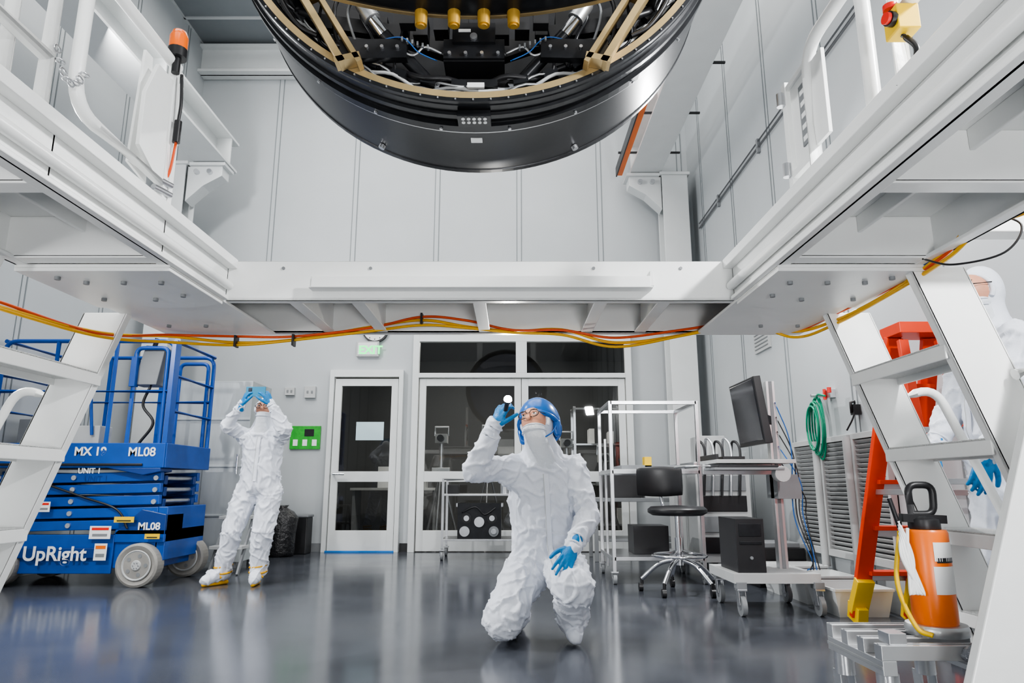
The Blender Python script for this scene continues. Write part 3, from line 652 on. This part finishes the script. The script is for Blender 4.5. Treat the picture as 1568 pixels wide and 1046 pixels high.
S=dict(pelvis=(-2.12,5.86,.80),neck=(-2.105,5.84,1.265),head=(-2.10,5.80,1.42),shL=(-2.26,5.83,1.20),shR=(-1.955,5.83,1.20),
 elL=(-2.36,5.68,1.27),wrL=(-2.225,5.62,1.45),elR=(-1.89,5.68,1.25),wrR=(-1.995,5.62,1.45),
 hipL=(-2.21,5.86,.75),hipR=(-2.03,5.86,.75),knL=(-2.30,5.80,.42),knR=(-2.05,5.82,.42),anL=(-2.36,5.84,.10),toL=(-2.44,5.70,.045),anR=(-2.08,5.86,.10),toR=(-2.06,5.71,.045))
se=person('standing_technician',S,(.12,-1,.05),(0,.1,1),boots=YCAB,arm=.85,leg=.93,tw=.90,hs=.95)
hand(se,'glove_right',(-2.225,5.62,1.45),(.40,-.25,.88),(-.7,-.6,.3),-1,curl=(.7,.7,.75,.8),scale=.98)
hand(se,'glove_left',(-1.995,5.62,1.45),(-.40,-.25,.88),(.7,-.6,.3),1,curl=(.7,.7,.75,.8),scale=.98)
b=MB(); b.box((-2.11,5.585,1.545),(.16,.012,.08),mat('phone_blue',(.02,.22,.38),.3)); b.box((-2.155,5.578,1.56),(.03,.004,.03),BLACK); b.cyl((-2.155,5.578,1.56),(-2.155,5.574,1.56),.01,CLEAR)
b.build('phone',se,bevel=.004)
T=dict(pelvis=(2.13,2.98,.95),neck=(2.12,2.96,1.46),head=(2.08,2.93,1.63),shL=(2.10,2.78,1.40),shR=(2.13,3.14,1.40),
 elL=(2.02,2.76,1.12),wrL=(1.93,2.82,.90),elR=(2.05,3.18,1.12),wrR=(1.92,3.15,.95),
 hipL=(2.12,2.90,.90),hipR=(2.12,3.06,.90),knL=(2.10,2.88,.48),knR=(2.10,3.08,.48),anL=(2.14,2.88,.10),toL=(2.0,2.86,.045),anR=(2.14,3.10,.10),toR=(2.0,3.12,.045))
te=person('standing_technician',T,(-.95,-.35,-.1),(0,0,1),vox=.010,arm=.9,tw=.9,leg=.9)
hand(te,'glove_left',(1.93,2.82,.90),(-.25,.1,-.95),(-.2,-.95,0),1)
hand(te,'glove_right',(1.92,3.15,.95),(-.5,0,-.7),(0,.9,-.1),-1)

# ------------------------------------------------------------ scissor lift
L=empty('scissor_lift'); b=MB()
yf,yb=5.72,6.42; x0,x1=-4.33,-2.86
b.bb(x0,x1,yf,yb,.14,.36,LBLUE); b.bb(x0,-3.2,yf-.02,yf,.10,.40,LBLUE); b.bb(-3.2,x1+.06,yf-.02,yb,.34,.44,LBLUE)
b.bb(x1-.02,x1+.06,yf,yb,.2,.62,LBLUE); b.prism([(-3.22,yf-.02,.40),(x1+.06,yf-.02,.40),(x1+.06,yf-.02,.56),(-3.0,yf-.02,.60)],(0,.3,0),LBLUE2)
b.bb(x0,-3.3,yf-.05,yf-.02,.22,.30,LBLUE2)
for k in range(5):
    z=.47+k*.095
    for yy,sg in((yf+.02,1),(yf+.09,-1),(yb-.09,-1),(yb-.02,1)):
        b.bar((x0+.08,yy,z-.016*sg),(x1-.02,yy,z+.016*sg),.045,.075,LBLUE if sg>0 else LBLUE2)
    for xx in(x0+.12,(x0+x1)/2,x1-.06): b.cyl((xx,yf-.015,z),(xx,yb+.01,z),.02,STEEL)
b.bb(x0,x1+.02,yf-.06,yb+.06,.93,1.0,LBLUE); b.bb(x0,x1+.02,yf-.07,yf-.055,.93,1.13,LBLUE); b.bb(x0,x1+.02,yb+.05,yb+.065,.93,1.13,LBLUE); b.bb(x1,x1+.03,yf-.06,yb+.06,.93,1.13,LBLUE)
b.bb(x0,x1-.15,yf-.085,yf-.07,.945,.965,BLACK)
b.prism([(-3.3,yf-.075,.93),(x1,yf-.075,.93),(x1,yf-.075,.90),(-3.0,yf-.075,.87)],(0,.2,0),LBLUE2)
b.tube(catmull([(x0+.2,yf-.03,.9),(-3.8,yf-.04,.8),(-3.5,yf-.03,.7),(-3.2,yf-.04,.6),(-3.1,yf-.03,.45)]),.009,BLACK)
b.build('chassis_and_deck',L,bevel=.006)
b=MB(); r=.018
zt_=1.99
for yy in(yf-.04,yb+.04):
    b.tube(fillet([(x0+.03,yy,1.13),(x0+.03,yy,zt_),(x1-.0,yy,zt_),(x1-.0,yy,1.13)],.1),r,LBLUE,10)
    b.tube([(x0+.03,yy,1.56),(x1,yy,1.56)],r*.9,LBLUE)
    for xx in(-3.85,-3.35): b.tube([(xx,yy,1.13),(xx,yy,zt_)],r,LBLUE)
    b.tube(fillet([(x1-.32,yy,1.13),(x1-.32,yy,1.93),(x1-.05,yy,1.93),(x1-.05,yy,1.13)],.06),r,LBLUE,10)
for xx in(x0+.03,x1):
    for z in(1.4,1.7,1.99): b.tube([(xx,yf-.04,z),(xx,yb+.04,z)],r,LBLUE)
b.bb(x1-.02,x1+.02,yf-.06,yf+.03,1.13,1.98,LBLUE); b.bb(x1-.35,x1-.3,yf-.06,yf,1.6,1.85,LBLUE)
b.tube(fillet([(-4.0,yf,1.13),(-3.8,yf,1.9),(-3.6,yf,1.9),(-3.5,yf,1.2)],.1),.013,LBLUE)
b.build('guard_rails',L,bevel=.003)
b=MB()
b.prism([(-3.2,yf-.02,1.62),(-3.0,yf-.02,1.62),(-2.95,yf-.02,1.94),(-3.12,yf-.02,1.96)],(0,.18,0),GREY)
b.cyl((-3.08,yf+.04,1.95),(-3.06,yf+.04,2.03),.02,BLACK)
b.tube(catmull([(-3.05,yf,1.62),(-3.1,yf,1.45),(-3.0,yf,1.3),(-3.1,yf,1.13)]),.012,BLACK)
b.bb(-4.25,-3.9,5.9,6.2,1.0,1.35,GREY); b.bb(-3.72,-3.45,yf+.02,yf+.2,1.0,1.28,LGREY)
b.build('control_box',L,bevel=.01)
b=MB()
for xx,yy in((-2.97,yf-.03),(-4.1,yf-.03),(-2.90,yb-.07),(-4.1,yb-.07)):
    c=V((xx,yy,.17)); b.lathe([(.001,-.05),(.10,-.05),(.115,-.04),(.15,-.055),(.168,-.045),(.168,.06),(.15,.07),(.001,.07)],c,(0,1,0),RUB,36,smooth=False)
    b.lathe([(.001,-.06),(.035,-.06),(.04,-.05),(.10,-.047),(.112,-.056),(.118,-.052)],c,(0,1,0),LGREY,30,smooth=False)
    for k in range(6): a=k*math.pi/3; b.cyl(c+V((.022*math.cos(a),-.066,.022*math.sin(a))),c+V((.022*math.cos(a),-.06,.022*math.sin(a))),.005,STEEL,n=6)
    for k in range(5): a=k*math.pi*.4; b.cyl(c+V((.075*math.cos(a),-.052,.075*math.sin(a))),c+V((.075*math.cos(a),-.049,.075*math.sin(a))),.016,GREY,n=12)
b.build('wheels',L)
b=MB()
for xx,zz,w,h,m in((-3.30,.42,.17,.1,PAPER),(-3.78,.62,.1,.08,PAPER),(-3.12,.52,.16,.045,YEL),(-2.88,.39,.12,.04,YEL),(-3.28,.27,.1,.13,PAPER)):
    b.bb(xx-w/2,xx+w/2,yf-.056,yf-.052,zz-h/2,zz+h/2,m)
    b.bb(xx-w*.35,xx+w*.35,yf-.058,yf-.056,zz-h*.3,zz-h*.1,BLACK if m!=PAPER else GREY)
    if m==PAPER: b.bb(xx-w*.4,xx+w*.4,yf-.058,yf-.056,zz+h*.18,zz+h*.38,RED if h<.11 else ORANGE)
b.build('decals',L)
text('logo_text','UpRight',(-3.90,yf-.054,.205),.155,PAPER,L,bold=.003); text('model_text','MX 19',(-3.58,yf-.074,1.03),.095,PAPER,L,bold=.003)
text('id_text','ML08',(-3.14,yf-.074,1.025),.10,PAPER,L,bold=.002); text('unit_text','UNIT 1',(-3.52,yf-.09,.885),.06,PAPER,L,bold=.001)
text('id_text_b','ML08',(-3.02,yf-.024,.44),.08,PAPER,L,bold=.002); text('pool_text','BABAR',(-4.07,yf-.074,.97),.055,PAPER,L,bold=.001)

# ------------------------------------------------------------ left background
b=MB(); b.bb(-3.48,-2.66,6.95,7.5,.06,1.84,GALV)
for xx in(-3.1,): b.bb(xx-.004,xx+.004,6.945,6.95,.1,1.8,WALLD)
for z in(.5,.98,1.45): b.bb(-3.48,-2.66,6.942,6.95,z-.01,z+.01,GALV)
for xx in(-3.4,-2.74):
    for yy in(7.0,7.45): b.cyl((xx,yy,0),(xx,yy,.06),.03,GREY)
b.cyl((-2.75,6.93,.9),(-2.75,6.93,1.1),.01,CHROME); b.build('metal_storage_cabinet',bevel=.008)
def steps(name,x,y,s=1):
    b=MB()
    for sx in(-.13,.13):
        b.bar((x+sx,y-.25,0),(x+sx,y+.05,.5),.02,.04,GREY); b.bar((x+sx,y+.25,0),(x+sx,y+.08,.5),.02,.04,GREY)
    for z,dy in((.22,-.16),(.48,.0)): b.bb(x-.15,x+.15,y+dy-.08,y+dy+.1,z,z+.03,LGREY)
    b.build(name,bevel=.003)
steps('step_stool',-2.60,6.68)
b=MB(); b.lathe([(.001,0),(.15,0),(.17,.05),(.16,.25),(.18,.42),(.13,.50),(.05,.54),(.07,.57),(.001,.57)],(-2.66,8.15,0),(0,0,1),BAG,24); 
o_=b.build('trash_bag'); d=o_.modifiers.new('d','DISPLACE'); d.texture=tex; d.strength=.05
b=MB(); b.bb(-2.62,-2.43,8.36,8.6,0,.42,BLACK); b.bb(-2.63,-2.42,8.35,8.61,.42,.45,GREY); b.build('black_waste_bin',bevel=.01)
def caster(b,x,y,r=.04,top=.1,m=BLACK):
    b.cyl((x-.014,y,r),(x+.014,y,r),r,m,n=20); b.cyl((x-.016,y,r),(x+.016,y,r),r*.4,STEEL)
    for s in(-1,1): b.bar((x+s*.02,y,r),(x+s*.02,y+.02,top-.01),.004,r*.9,STEEL)
    b.bb(x-.03,x+.03,y-.02,y+.04,top-.012,top,STEEL)
    b.cyl((x,y+.01,top),(x,y+.01,top+.03),.012,STEEL)
b=MB(); x0,x1,y0,y1_=-.76,.02,7.7,8.2
for xx in(x0,x1):
    for yy in(y0,y1_): b.tube([(xx,yy,.12),(xx,yy,.86)],.014,STEEL); caster(b,xx,yy,.045,.11,GREY)
for z in(.2,.68): b.bb(x0-.01,x1+.01,y0,y1_,z,z+.02,STEEL)
for xx in(x0,x1): b.tube([(xx,y0,.86),(xx,y1_,.86)],.014,STEEL)
for yy in(y0,y1_): b.tube([(x0,yy,.86),(x1,yy,.86)],.012,STEEL)
b.bb(-.6,-.12,7.75,8.1,.22,.60,BLK2); b.bb(-.62,-.10,7.78,8.1,.56,.60,STEEL)
for dx,dz,m in((-.5,.44,BLACK),(-.36,.40,STEEL),(-.22,.44,BLACK),(-.52,.30,STEEL),(-.2,.30,GREY)):
    b.cyl((dx,7.74,dz),(dx,7.72,dz),.055,m,n=24); b.cyl((dx,7.72,dz),(dx,7.71,dz),.03,STEEL)
b.box((-.66,7.9,.75),(.12,.2,.1),BLACK); b.cyl((-.08,7.9,.7),(-.08,7.9,.82),.05,STEEL)
b.tube(catmull([(-.55,7.72,.5),(-.4,7.68,.56),(-.3,7.7,.48),(-.18,7.7,.55)]),.01,BLACK)
b.build('instrument_cart',bevel=.003)

# ------------------------------------------------------------ right equipment
b=MB(); x0,x1,y0,y1_=.84,1.58,5.85,6.6
for xx in(x0,x1):
    for yy in(y0,y1_): b.bar((xx,yy,.1),(xx,yy,1.50),.03,.03,STEEL); caster(b,xx,yy,.04,.1,GREY)
for z in(.2,.90,1.485):
    for yy in(y0,y1_): b.bar((x0,yy,z),(x1,yy,z),.03,.03,STEEL)
    for xx in(x0,x1): b.bar((xx,y0,z),(xx,y1_,z),.03,.03,STEEL)
b.bb(x0,x1,y0,y1_,.91,.925,STEEL); b.bb(x0,x1,y0,y1_,.20,.215,STEEL); b.bar((x0,y0+.38,.1),(x0,y0+.38,1.2),.02,.02,STEEL)
b.bb(x0+.1,x1-.1,y0+.1,y1_-.1,.925,.96,GREY); b.bb(x0+.2,x0+.5,y0+.2,y0+.5,.215,.45,BLACK); b.bb(x0+.3,x0+.36,y0+.1,y0+.2,.925,1.03,YEL)
b.build('stainless_rack_cart',bevel=.002)
b=MB(); cx2,cy2=1.27,5.40
b.lathe([(.001,0),(.19,0),(.225,.02),(.225,.045),(.2,.065),(.001,.075)],(cx2,cy2,.565),(0,0,1),BLACK,32)
secs=[]
for t in range(9):
    a=-.75+1.5*t/8; secs.append(((cx2+.03+.26*math.sin(a)-.13,cy2-.02+.22*math.cos(a)*0.9,.82),V((.012,.02,0)),V((0,0,.10+.02*math.cos(a*1.6)))))
b.loft(secs,BLACK,16)
b.tube(catmull([(cx2,cy2,.58),(cx2-.05,cy2+.2,.6),(cx2-.08,cy2+.24,.75)]),.014,CHROME)
b.cyl((cx2,cy2,.25),(cx2,cy2,.56),.022,CHROME); b.cyl((cx2,cy2,.2),(cx2,cy2,.4),.032,CHROME)
b.tube([(cx2+.2*math.cos(a),cy2+.2*math.sin(a),.27) for a in[k*math.pi/16 for k in range(32)]],.011,CHROME,8,closed=True)
for k in range(5):
    a=k*math.pi*.4+.3; dx,dy=math.cos(a),math.sin(a)
    b.tube(catmull([(cx2+dx*.03,cy2+dy*.03,.24),(cx2+dx*.16,cy2+dy*.16,.2),(cx2+dx*.29,cy2+dy*.29,.09)]),.016,CHROME)
    b.tube([(cx2+dx*.03,cy2+dy*.03,.30),(cx2+dx*.2,cy2+dy*.2,.27)],.008,CHROME)
    b.cyl((cx2+dx*.30-.015,cy2+dy*.30,.03),(cx2+dx*.30+.015,cy2+dy*.30,.03),.03,BLACK); b.cyl((cx2+dx*.29,cy2+dy*.29,.05),(cx2+dx*.29,cy2+dy*.29,.1),.012,BLACK)
b.build('lab_stool_chair',bevel=.003)
W=empty('computer_workstation_cart'); b=MB()
px,py=1.80,4.75
b.bb(px-.03,px+.03,py-.03,py+.03,.22,1.50,ALU); b.bb(px-.012,px+.012,py-.034,py-.03,.25,1.5,GREY)
b.bb(px-.42,px+.12,py-.30,py+.25,.19,.25,LGREY)
for dx,dy in((-.38,-.30),(.10,-.30),(-.36,.22),(.10,.22)): caster(b,px+dx,py+dy,.06,.16,GREY); b.bb(px+dx-.03,px+dx+.03,py+dy-.02,py+dy+.05,.16,.20,GREY)
b.bb(px-.46,px+.06,py-.22,py+.2,.93,.955,LGREY); b.bb(px-.5,px-.05,py-.3,py-.05,.885,.90,GREY); b.bb(px-.47,px-.08,py-.28,py-.1,.90,.915,BLACK)
b.cyl((px-.06,py-.22,.86),(px-.06,py-.29,.86),.05,LGREY); b.bb(px-.5,px+.04,py-.02,py+.02,.86,.93,ALU)
b.bb(px-.03,px+.13,py-.1,py+.1,.70,.86,GREY); b.tube(fillet([(px-.5,py-.2,.91),(px-.66,py-.2,.91),(px-.66,py+.1,.91)],.05),.008,ALU)
b.bb(px-.46,px-.44,py-.2,py+.18,.955,.99,BLACK); b.box((px-.3,py-.02,.97),(.15,.11,.02),BLACK)
b.build('stand',W,bevel=.004)
b=MB(); b.box((px-.18,py-.1,1.27),(.05,.50,.44),BLACK,(0,-.12,.0)); b.box((px-.204,py-.1,1.274),(.01,.46,.40),SCREEN,(0,-.12,.0)); b.bar((px-.16,py-.08,1.27),(px,py,1.22),.05,.06,BLACK)
b.build('monitor',W,bevel=.006)
b=MB(); b.bb(px-.38,px-.20,py-.26,py+.1,.25,.58,BLACK); b.bb(px-.36,px-.22,py-.266,py-.26,.47,.55,BLK2); b.bb(px-.36,px-.22,py-.266,py-.26,.42,.44,BLK2); b.cyl((px-.29,py-.268,.34),(px-.29,py-.26,.34),.010,GREY)
b.build('desktop_computer',W,bevel=.006)
b=MB()
for k in range(5):
    q=[(px+.02,py-.04,1.35-.1*k),(px+.08+.015*k,py-.1,1.05-.08*k),(px+.08+.02*k,py-.06,.6),(px+.14,py-.15,.30+.04*k),(px+.08+.02*k,py-.2,.26)]
    b.tube(catmull(q),.004,BCAB if k%3==0 else BLACK,6)
b.build('cables',W)
b=MB(); x0,x1,y0,y1_=1.66,2.15,6.3,7.4
b.bb(x0,x1,y0,y1_,.12,.95,LGREY); b.bb(x0-.01,x1,y0-.01,y1_,.95,1.0,STEEL)
for k in range(4): b.bb(x0+.04,x1-.04,y0-.012,y0,.2+.18*k,.34+.18*k,GREY if k%2 else BLACK)
for xx in(x0+.06,x1-.06):
    for yy in(y0+.06,y1_-.06): b.cyl((xx,yy,0),(xx,yy,.12),.03,BLACK)
for k in range(5): b.tube(catmull([(x0+.05+.08*k,y0+.1,1.0),(x0+.05+.08*k,y0+.05,1.18+.03*(k%2)),(x0+.09+.08*k,y0-.03,1.1),(x0+.06+.08*k,y0-.04,.7)]),.012,STEEL if k%2 else BLACK)
b.bb(x0+.1,x0+.35,y0+.2,y0+.5,1.0,1.25,LGREY); b.build('vacuum_pump_unit',bevel=.005)
b=MB(); b.bb(.85,1.9,7.5,8.15,.62,.66,GREY); 
for xx in(.9,1.85):
    for yy in(7.55,8.1): b.bar((xx,yy,0),(xx,yy,.62),.04,.04,GREY)
b.bb(1.0,1.4,7.6,8.0,.66,.95,BLACK); b.bb(1.45,1.8,7.6,8.0,.66,.85,LGREY); b.bb(.95,1.8,7.6,8.1,.2,.23,GREY); b.build('work_table',bevel=.004)
b=MB(); W0=XR-.001
for k in range(3):
    ya=4.36+k*.50; yb_=ya+.44
    b.bb(W0-.05,W0,ya,yb_,.28,.33,LGREY); b.bb(W0-.05,W0,ya,yb_,1.10,1.14,LGREY); b.bb(W0-.05,W0,ya,ya+.03,.33,1.10,LGREY); b.bb(W0-.05,W0,yb_-.03,yb_,.33,1.10,LGREY)
    b.bb(W0-.01,W0,ya,yb_,.33,1.10,BLACK)
    for j in range(24): z=.345+j*.032; b.box((W0-.025,(ya+yb_)/2,z),(.035,.38,.004),LGREY,(0,.75,0))
    if k<2: b.cyl((W0-.06,yb_+.03,.2),(W0-.06,yb_+.03,1.12),.03,LGREY)
b.build('wall_louvre_vent',bevel=.002)
b=MB(); b.bb(W0-.02,W0,6.2,6.6,2.05,2.3,LGREY)
for j in range(6): b.bb(W0-.026,W0-.02,6.23,6.57,2.08+j*.035,2.09+j*.035,GREY)
b.build('wall_air_grille')
b=MB()
for k in range(5):
    pts=[(W0-.05-.012*k,5.25+(.085+.012*(k%3))*math.cos(a)+.006*k,1.22+(.24-.018*k)*math.sin(a)+.01*(k%2)) for a in[2*math.pi*i/28 for i in range(28)]]
    b.tube(pts,.0075,GREEN,8,closed=True)
b.tube(catmull([(W0-.06,5.25,1.45),(W0-.10,5.12,1.46),(W0-.08,5.05,1.44)]),.008,GREEN); b.cyl((W0,5.2,1.46),(W0-.12,5.2,1.46),.012,STEEL); b.cyl((W0-.05,5.12,1.42),(W0-.05,5.12,1.50),.012,RED); b.box((W0-.02,5.1,1.46),(.04,.1,.06),STEEL); b.cyl((W0-.06,5.02,1.46),(W0-.06,5.02,1.50),.015,RED)
b.build('green_air_hose')
b=MB(); b.tube(catmull([(W0-.03,4.72,1.35),(W0-.06,4.7,1.25),(W0-.09,4.75,1.16)]),.006,BLACK); b.tube([(W0-.02,4.72,1.28),(W0-.06,4.72,1.28),(W0-.06,4.72,1.35),(W0-.03,4.72,1.36)],.01,BLACK); b.box((W0-.03,4.72,1.3),(.05,.05,.07),BLACK); b.build('power_cable_drop')
b=MB(); b.tube([(W0-.02,8.2,4.0),(W0-.02,2.4,4.0)],.012,GREY); b.tube([(W0-.02,8.2,4.06),(W0-.02,2.4,4.06)],.008,GREY)
for yy in(3.5,4.8,6.1,7.4): b.box((W0-.015,yy,4.02),(.03,.04,.14),GREY)
b.build('wall_conduit')
def bin_(name,x0,x1,y0,y1,z0,h):
    b=MB(); t=.008; s=.03
    def ringp(z,e): return [(x0-e,y0-e,z),(x1+e,y0-e,z),(x1+e,y1+e,z),(x0-e,y1+e,z)]
    a=ringp(z0,0);c=ringp(z0+h,s);d=ringp(z0+h,s-t);e=ringp(z0+t,-t)
    vs=a+c+d+e; fs=[(3,2,1,0)]+[(i,(i+1)%4,4+(i+1)%4,4+i) for i in range(4)]+[(4+i,4+(i+1)%4,8+(i+1)%4,8+i) for i in range(4)]+[(8+i,8+(i+1)%4,12+(i+1)%4,12+i) for i in range(4)]+[(12,13,14,15)]
    b.add(vs,fs,WHITE2); 
    for q in range(4): p,r_=V(c[q]),V(c[(q+1)%4]); b.bar(p,r_,.014,.014,WHITE2)
    return b.build(name)
bin_('storage_bin',2.0,2.30,4.42,4.78,0,.16); bin_('storage_bin',2.0,2.3,4.88,5.2,0,.18); bin_('storage_bin',1.97,2.3,5.3,5.55,0,.2)
b=MB(); b.bb(1.95,2.33,5.65,6.0,0,.3,BLACK); b.bb(1.98,2.3,5.67,5.98,.3,.34,GREY); b.bb(1.97,1.99,5.64,5.65,.05,.25,GREY); b.build('black_crate',bevel=.01)
b=MB(); xa,xb=2.07,2.33; yt=3.62; zt2=1.58; yo=4.27
for s,xx in((1,xa),(-1,xb)):
    b.bar((xx-s*.03,yo,.03),(xx+s*.03,yt+.05,zt2),.035,.09,REDOR,up=(1,0,0)); b.bar((xx-s*.02,3.35,.03),(xx+s*.03,yt-.03,zt2-.03),.03,.05,REDOR,up=(1,0,0))
    b.box((xx-s*.03,yo,.05),(.06,.13,.10),YEL,(.3,0,0)); b.box((xx-s*.02,3.35,.03),(.05,.08,.06),BLACK)
    b.bar((xx-s*.024,yo-.11,.25),(xx-s*.03,yo,.06),.05,.1,YEL,up=(1,0,0))
for k in range(5):
    t=(k+1)/6; y=yo+(yt+.05-yo)*t; z=.03+(zt2-.03)*t; b.bb(xa,xb,y-.05,y+.05,z-.012,z+.012,REDOR); b.bb(xa,xb,y+.04,y+.05,z-.05,z,ALU)
    if k<4: y=3.35+(yt-.03-3.35)*t; b.bar((xa,y,z),(xb,y,z),.03,.03,ALU)
b.bb(xa-.01,xb+.01,yt-.09,yt+.11,zt2,zt2+.06,REDOR); b.bar((xa,4.0,.75),(xa,3.44,.75),.005,.03,ALU); b.bar((xb,4.0,.75),(xb,3.44,.75),.005,.03,ALU)
b.bb(xa-.002,xa+.04,3.72,3.76,1.3,1.4,PAPER)
b.build('red_step_ladder',bevel=.003)
U=empty('pump_canister_cart'); b=MB(); x0,x1,y0,y1_=1.03,1.345,2.06,2.36; z=.325
for yy in(y0,y0+.1,y1_-.1,y1_): b.bar((x0,yy,z),(x1,yy,z),.04,.04,ALU); b.bar((x0,yy,z+.021),(x1,yy,z+.021),.01,.003,GREY)
for xx in(x0+.02,x1-.02): b.bar((xx,y0-.02,z-.04),(xx,y1_+.02,z-.04),.04,.04,ALU); b.bar((xx-.021,y0-.02,z-.04),(xx-.021,y1_+.02,z-.04),.003,.01,GREY)
for xx in(x0+.03,x1-.03):
    for yy in(y0+.02,y1_-.02): b.cyl((xx-.014,yy,.07),(xx+.014,yy,.07),.07,LGREY,n=24); b.cyl((xx-.018,yy,.07),(xx+.018,yy,.07),.02,STEEL); b.bar((xx+.022,yy,.07),(xx+.022,yy+.01,.21),.005,.05,STEEL); b.bar((xx-.022,yy,.07),(xx-.022,yy+.01,.21),.005,.05,STEEL); b.cyl((xx,yy,.2),(xx,yy,z-.06),.03,STEEL)
b.bb(x0+.03,x0+.08,y0-.01,y0+.05,z+.02,z+.05,STEEL)
b.build('extrusion_cart',U,bevel=.002)
b=MB(); c=V((1.285,2.2,.345))
b.lathe([(.001,0),(.085,0),(.087,.02),(.083,.03),(.001,.03)],c,(0,0,1),ALU,32)
b.lathe([(.001,.03),(.060,.03),(.062,.04),(.062,.295),(.058,.305),(.001,.306)],c,(0,0,1),ORANGE,36)
b.lathe([(.001,.306),(.045,.306),(.045,.335),(.03,.345),(.001,.345)],c,(0,0,1),BLACK,24)
b.tube(fillet([c+V((-.035,0,.35)),c+V((-.04,0,.44)),c+V((.04,0,.44)),c+V((.035,0,.35)),c+V((-.035,0,.35))],.03),.011,BLACK,10)
b.bar(c+V((-.07,0,.34)),c+V((.06,-.01,.335)),.03,.025,BLACK); b.cyl(c+V((-.075,0,.30)),c+V((-.10,0,.40)),.007,BLACK)
for a0,a1,z0,z1,m in((200,290,.12,.20,PAPER),(205,285,.215,.27,PAPER),(215,280,.21,.225,BLACK)):
    b.lathe([(.063,z0),(.063,z1)],c,(0,0,1),m,12,a0,a1)
for k in range(5): b.tube(catmull([c+V((-.09,-.02,.33-.01*k)),c+V((-.075-.008*k,-.05,.22)),c+V((-.10+.01*k,-.06,.12)),c+V((-.085,-.045,.24)),c+V((-.07,-.03,.31))]),.0045,PAPER,6)
b.tube(catmull([c+V((-.09,-.02,.3)),c+V((-.12,-.03,.15)),c+V((-.09,-.05,.03)),c+V((-.06,-.08,.01))]),.007,YEL)
b.build('orange_pump_canister',U,bevel=.002)
b=MB(); b.ell((1.36,2.03,.32),(.10,.05,.06),FOIL); o_=b.build('plastic_bag',U); ss=o_.modifiers.new('s','SUBSURF'); ss.levels=2; ss.render_levels=2; d=o_.modifiers.new('d','DISPLACE'); d.texture=tex2; d.strength=.06

# ------------------------------------------------------------ lights
def area(n,loc,tgt,sx,sy,e,col=(1,1,1)):
    l=bpy.data.lights.new(n,'AREA'); l.shape='RECTANGLE'; l.size=sx; l.size_y=sy; l.energy=e; l.color=col
    o=bpy.data.objects.new(n,l); bpy.context.collection.objects.link(o); o.location=loc
    o.rotation_euler=(V(tgt)-V(loc)).to_track_quat('-Z','Y').to_euler(); return o
area('ceiling_bank_light',(-1,4.8,6.7),(-1,4.8,0),5,6,320,(1,.985,.96))
area('ceiling_bank_light',(-1,-1.0,6.7),(-1,.3,0),5,4,170,(1,.985,.96))
area('strobe_left',(-2.6,-1.2,1.1),(-.3,4.5,1.6),.5,.5,45)
area('strobe_right',(1.9,.6,2.6),(-.6,4.6,.6),.2,.2,95)
area('wall_wash_light',(-3.4,5.0,4.4),(.5,8.5,3.0),.4,.4,80)
area('underside_fill_light',(.5,-1.5,.5),(0,2.5,2.2),.6,.4,50)  # added fill lamp, low behind the camera, brightens the platform underside
area('strobe_behind_left_stair',(-3.7,3.6,2.4),(0,2.9,0),.06,.06,120)
area('strobe_behind_right_stair',(2.2,5.2,3.0),(0.2,2.9,0),.06,.06,70)
area('corridor_light',(-.3,10.0,2.9),(-.3,10.2,0),2.5,.5,90,(1,.95,.85))
p=bpy.data.lights.new('flashlight_beam','SPOT'); p.energy=12; p.spot_size=1.2; p.shadow_soft_size=.01; po=bpy.data.objects.new('flashlight_beam',p); bpy.context.collection.objects.link(po)
po.location=(-.015,3.465,1.27); po.rotation_euler=V((.1,-.75,.62)).to_track_quat('-Z','Y').to_euler()
w=bpy.data.worlds.new('world'); bpy.context.scene.world=w; w.use_nodes=True; w.node_tree.nodes['Background'].inputs[0].default_value=(.6,.65,.7,1); w.node_tree.nodes['Background'].inputs[1].default_value=.2
# ------------------------------------------------------------ camera
cd=bpy.data.cameras.new('camera'); cam=bpy.data.objects.new('camera',cd); bpy.context.collection.objects.link(cam)
cd.sensor_width=36; cd.lens=23.99; cd.clip_start=.05; cam.location=(0,0,.78); cam.rotation_euler=(math.radians(90+12),0,0)
bpy.context.scene.camera=cam
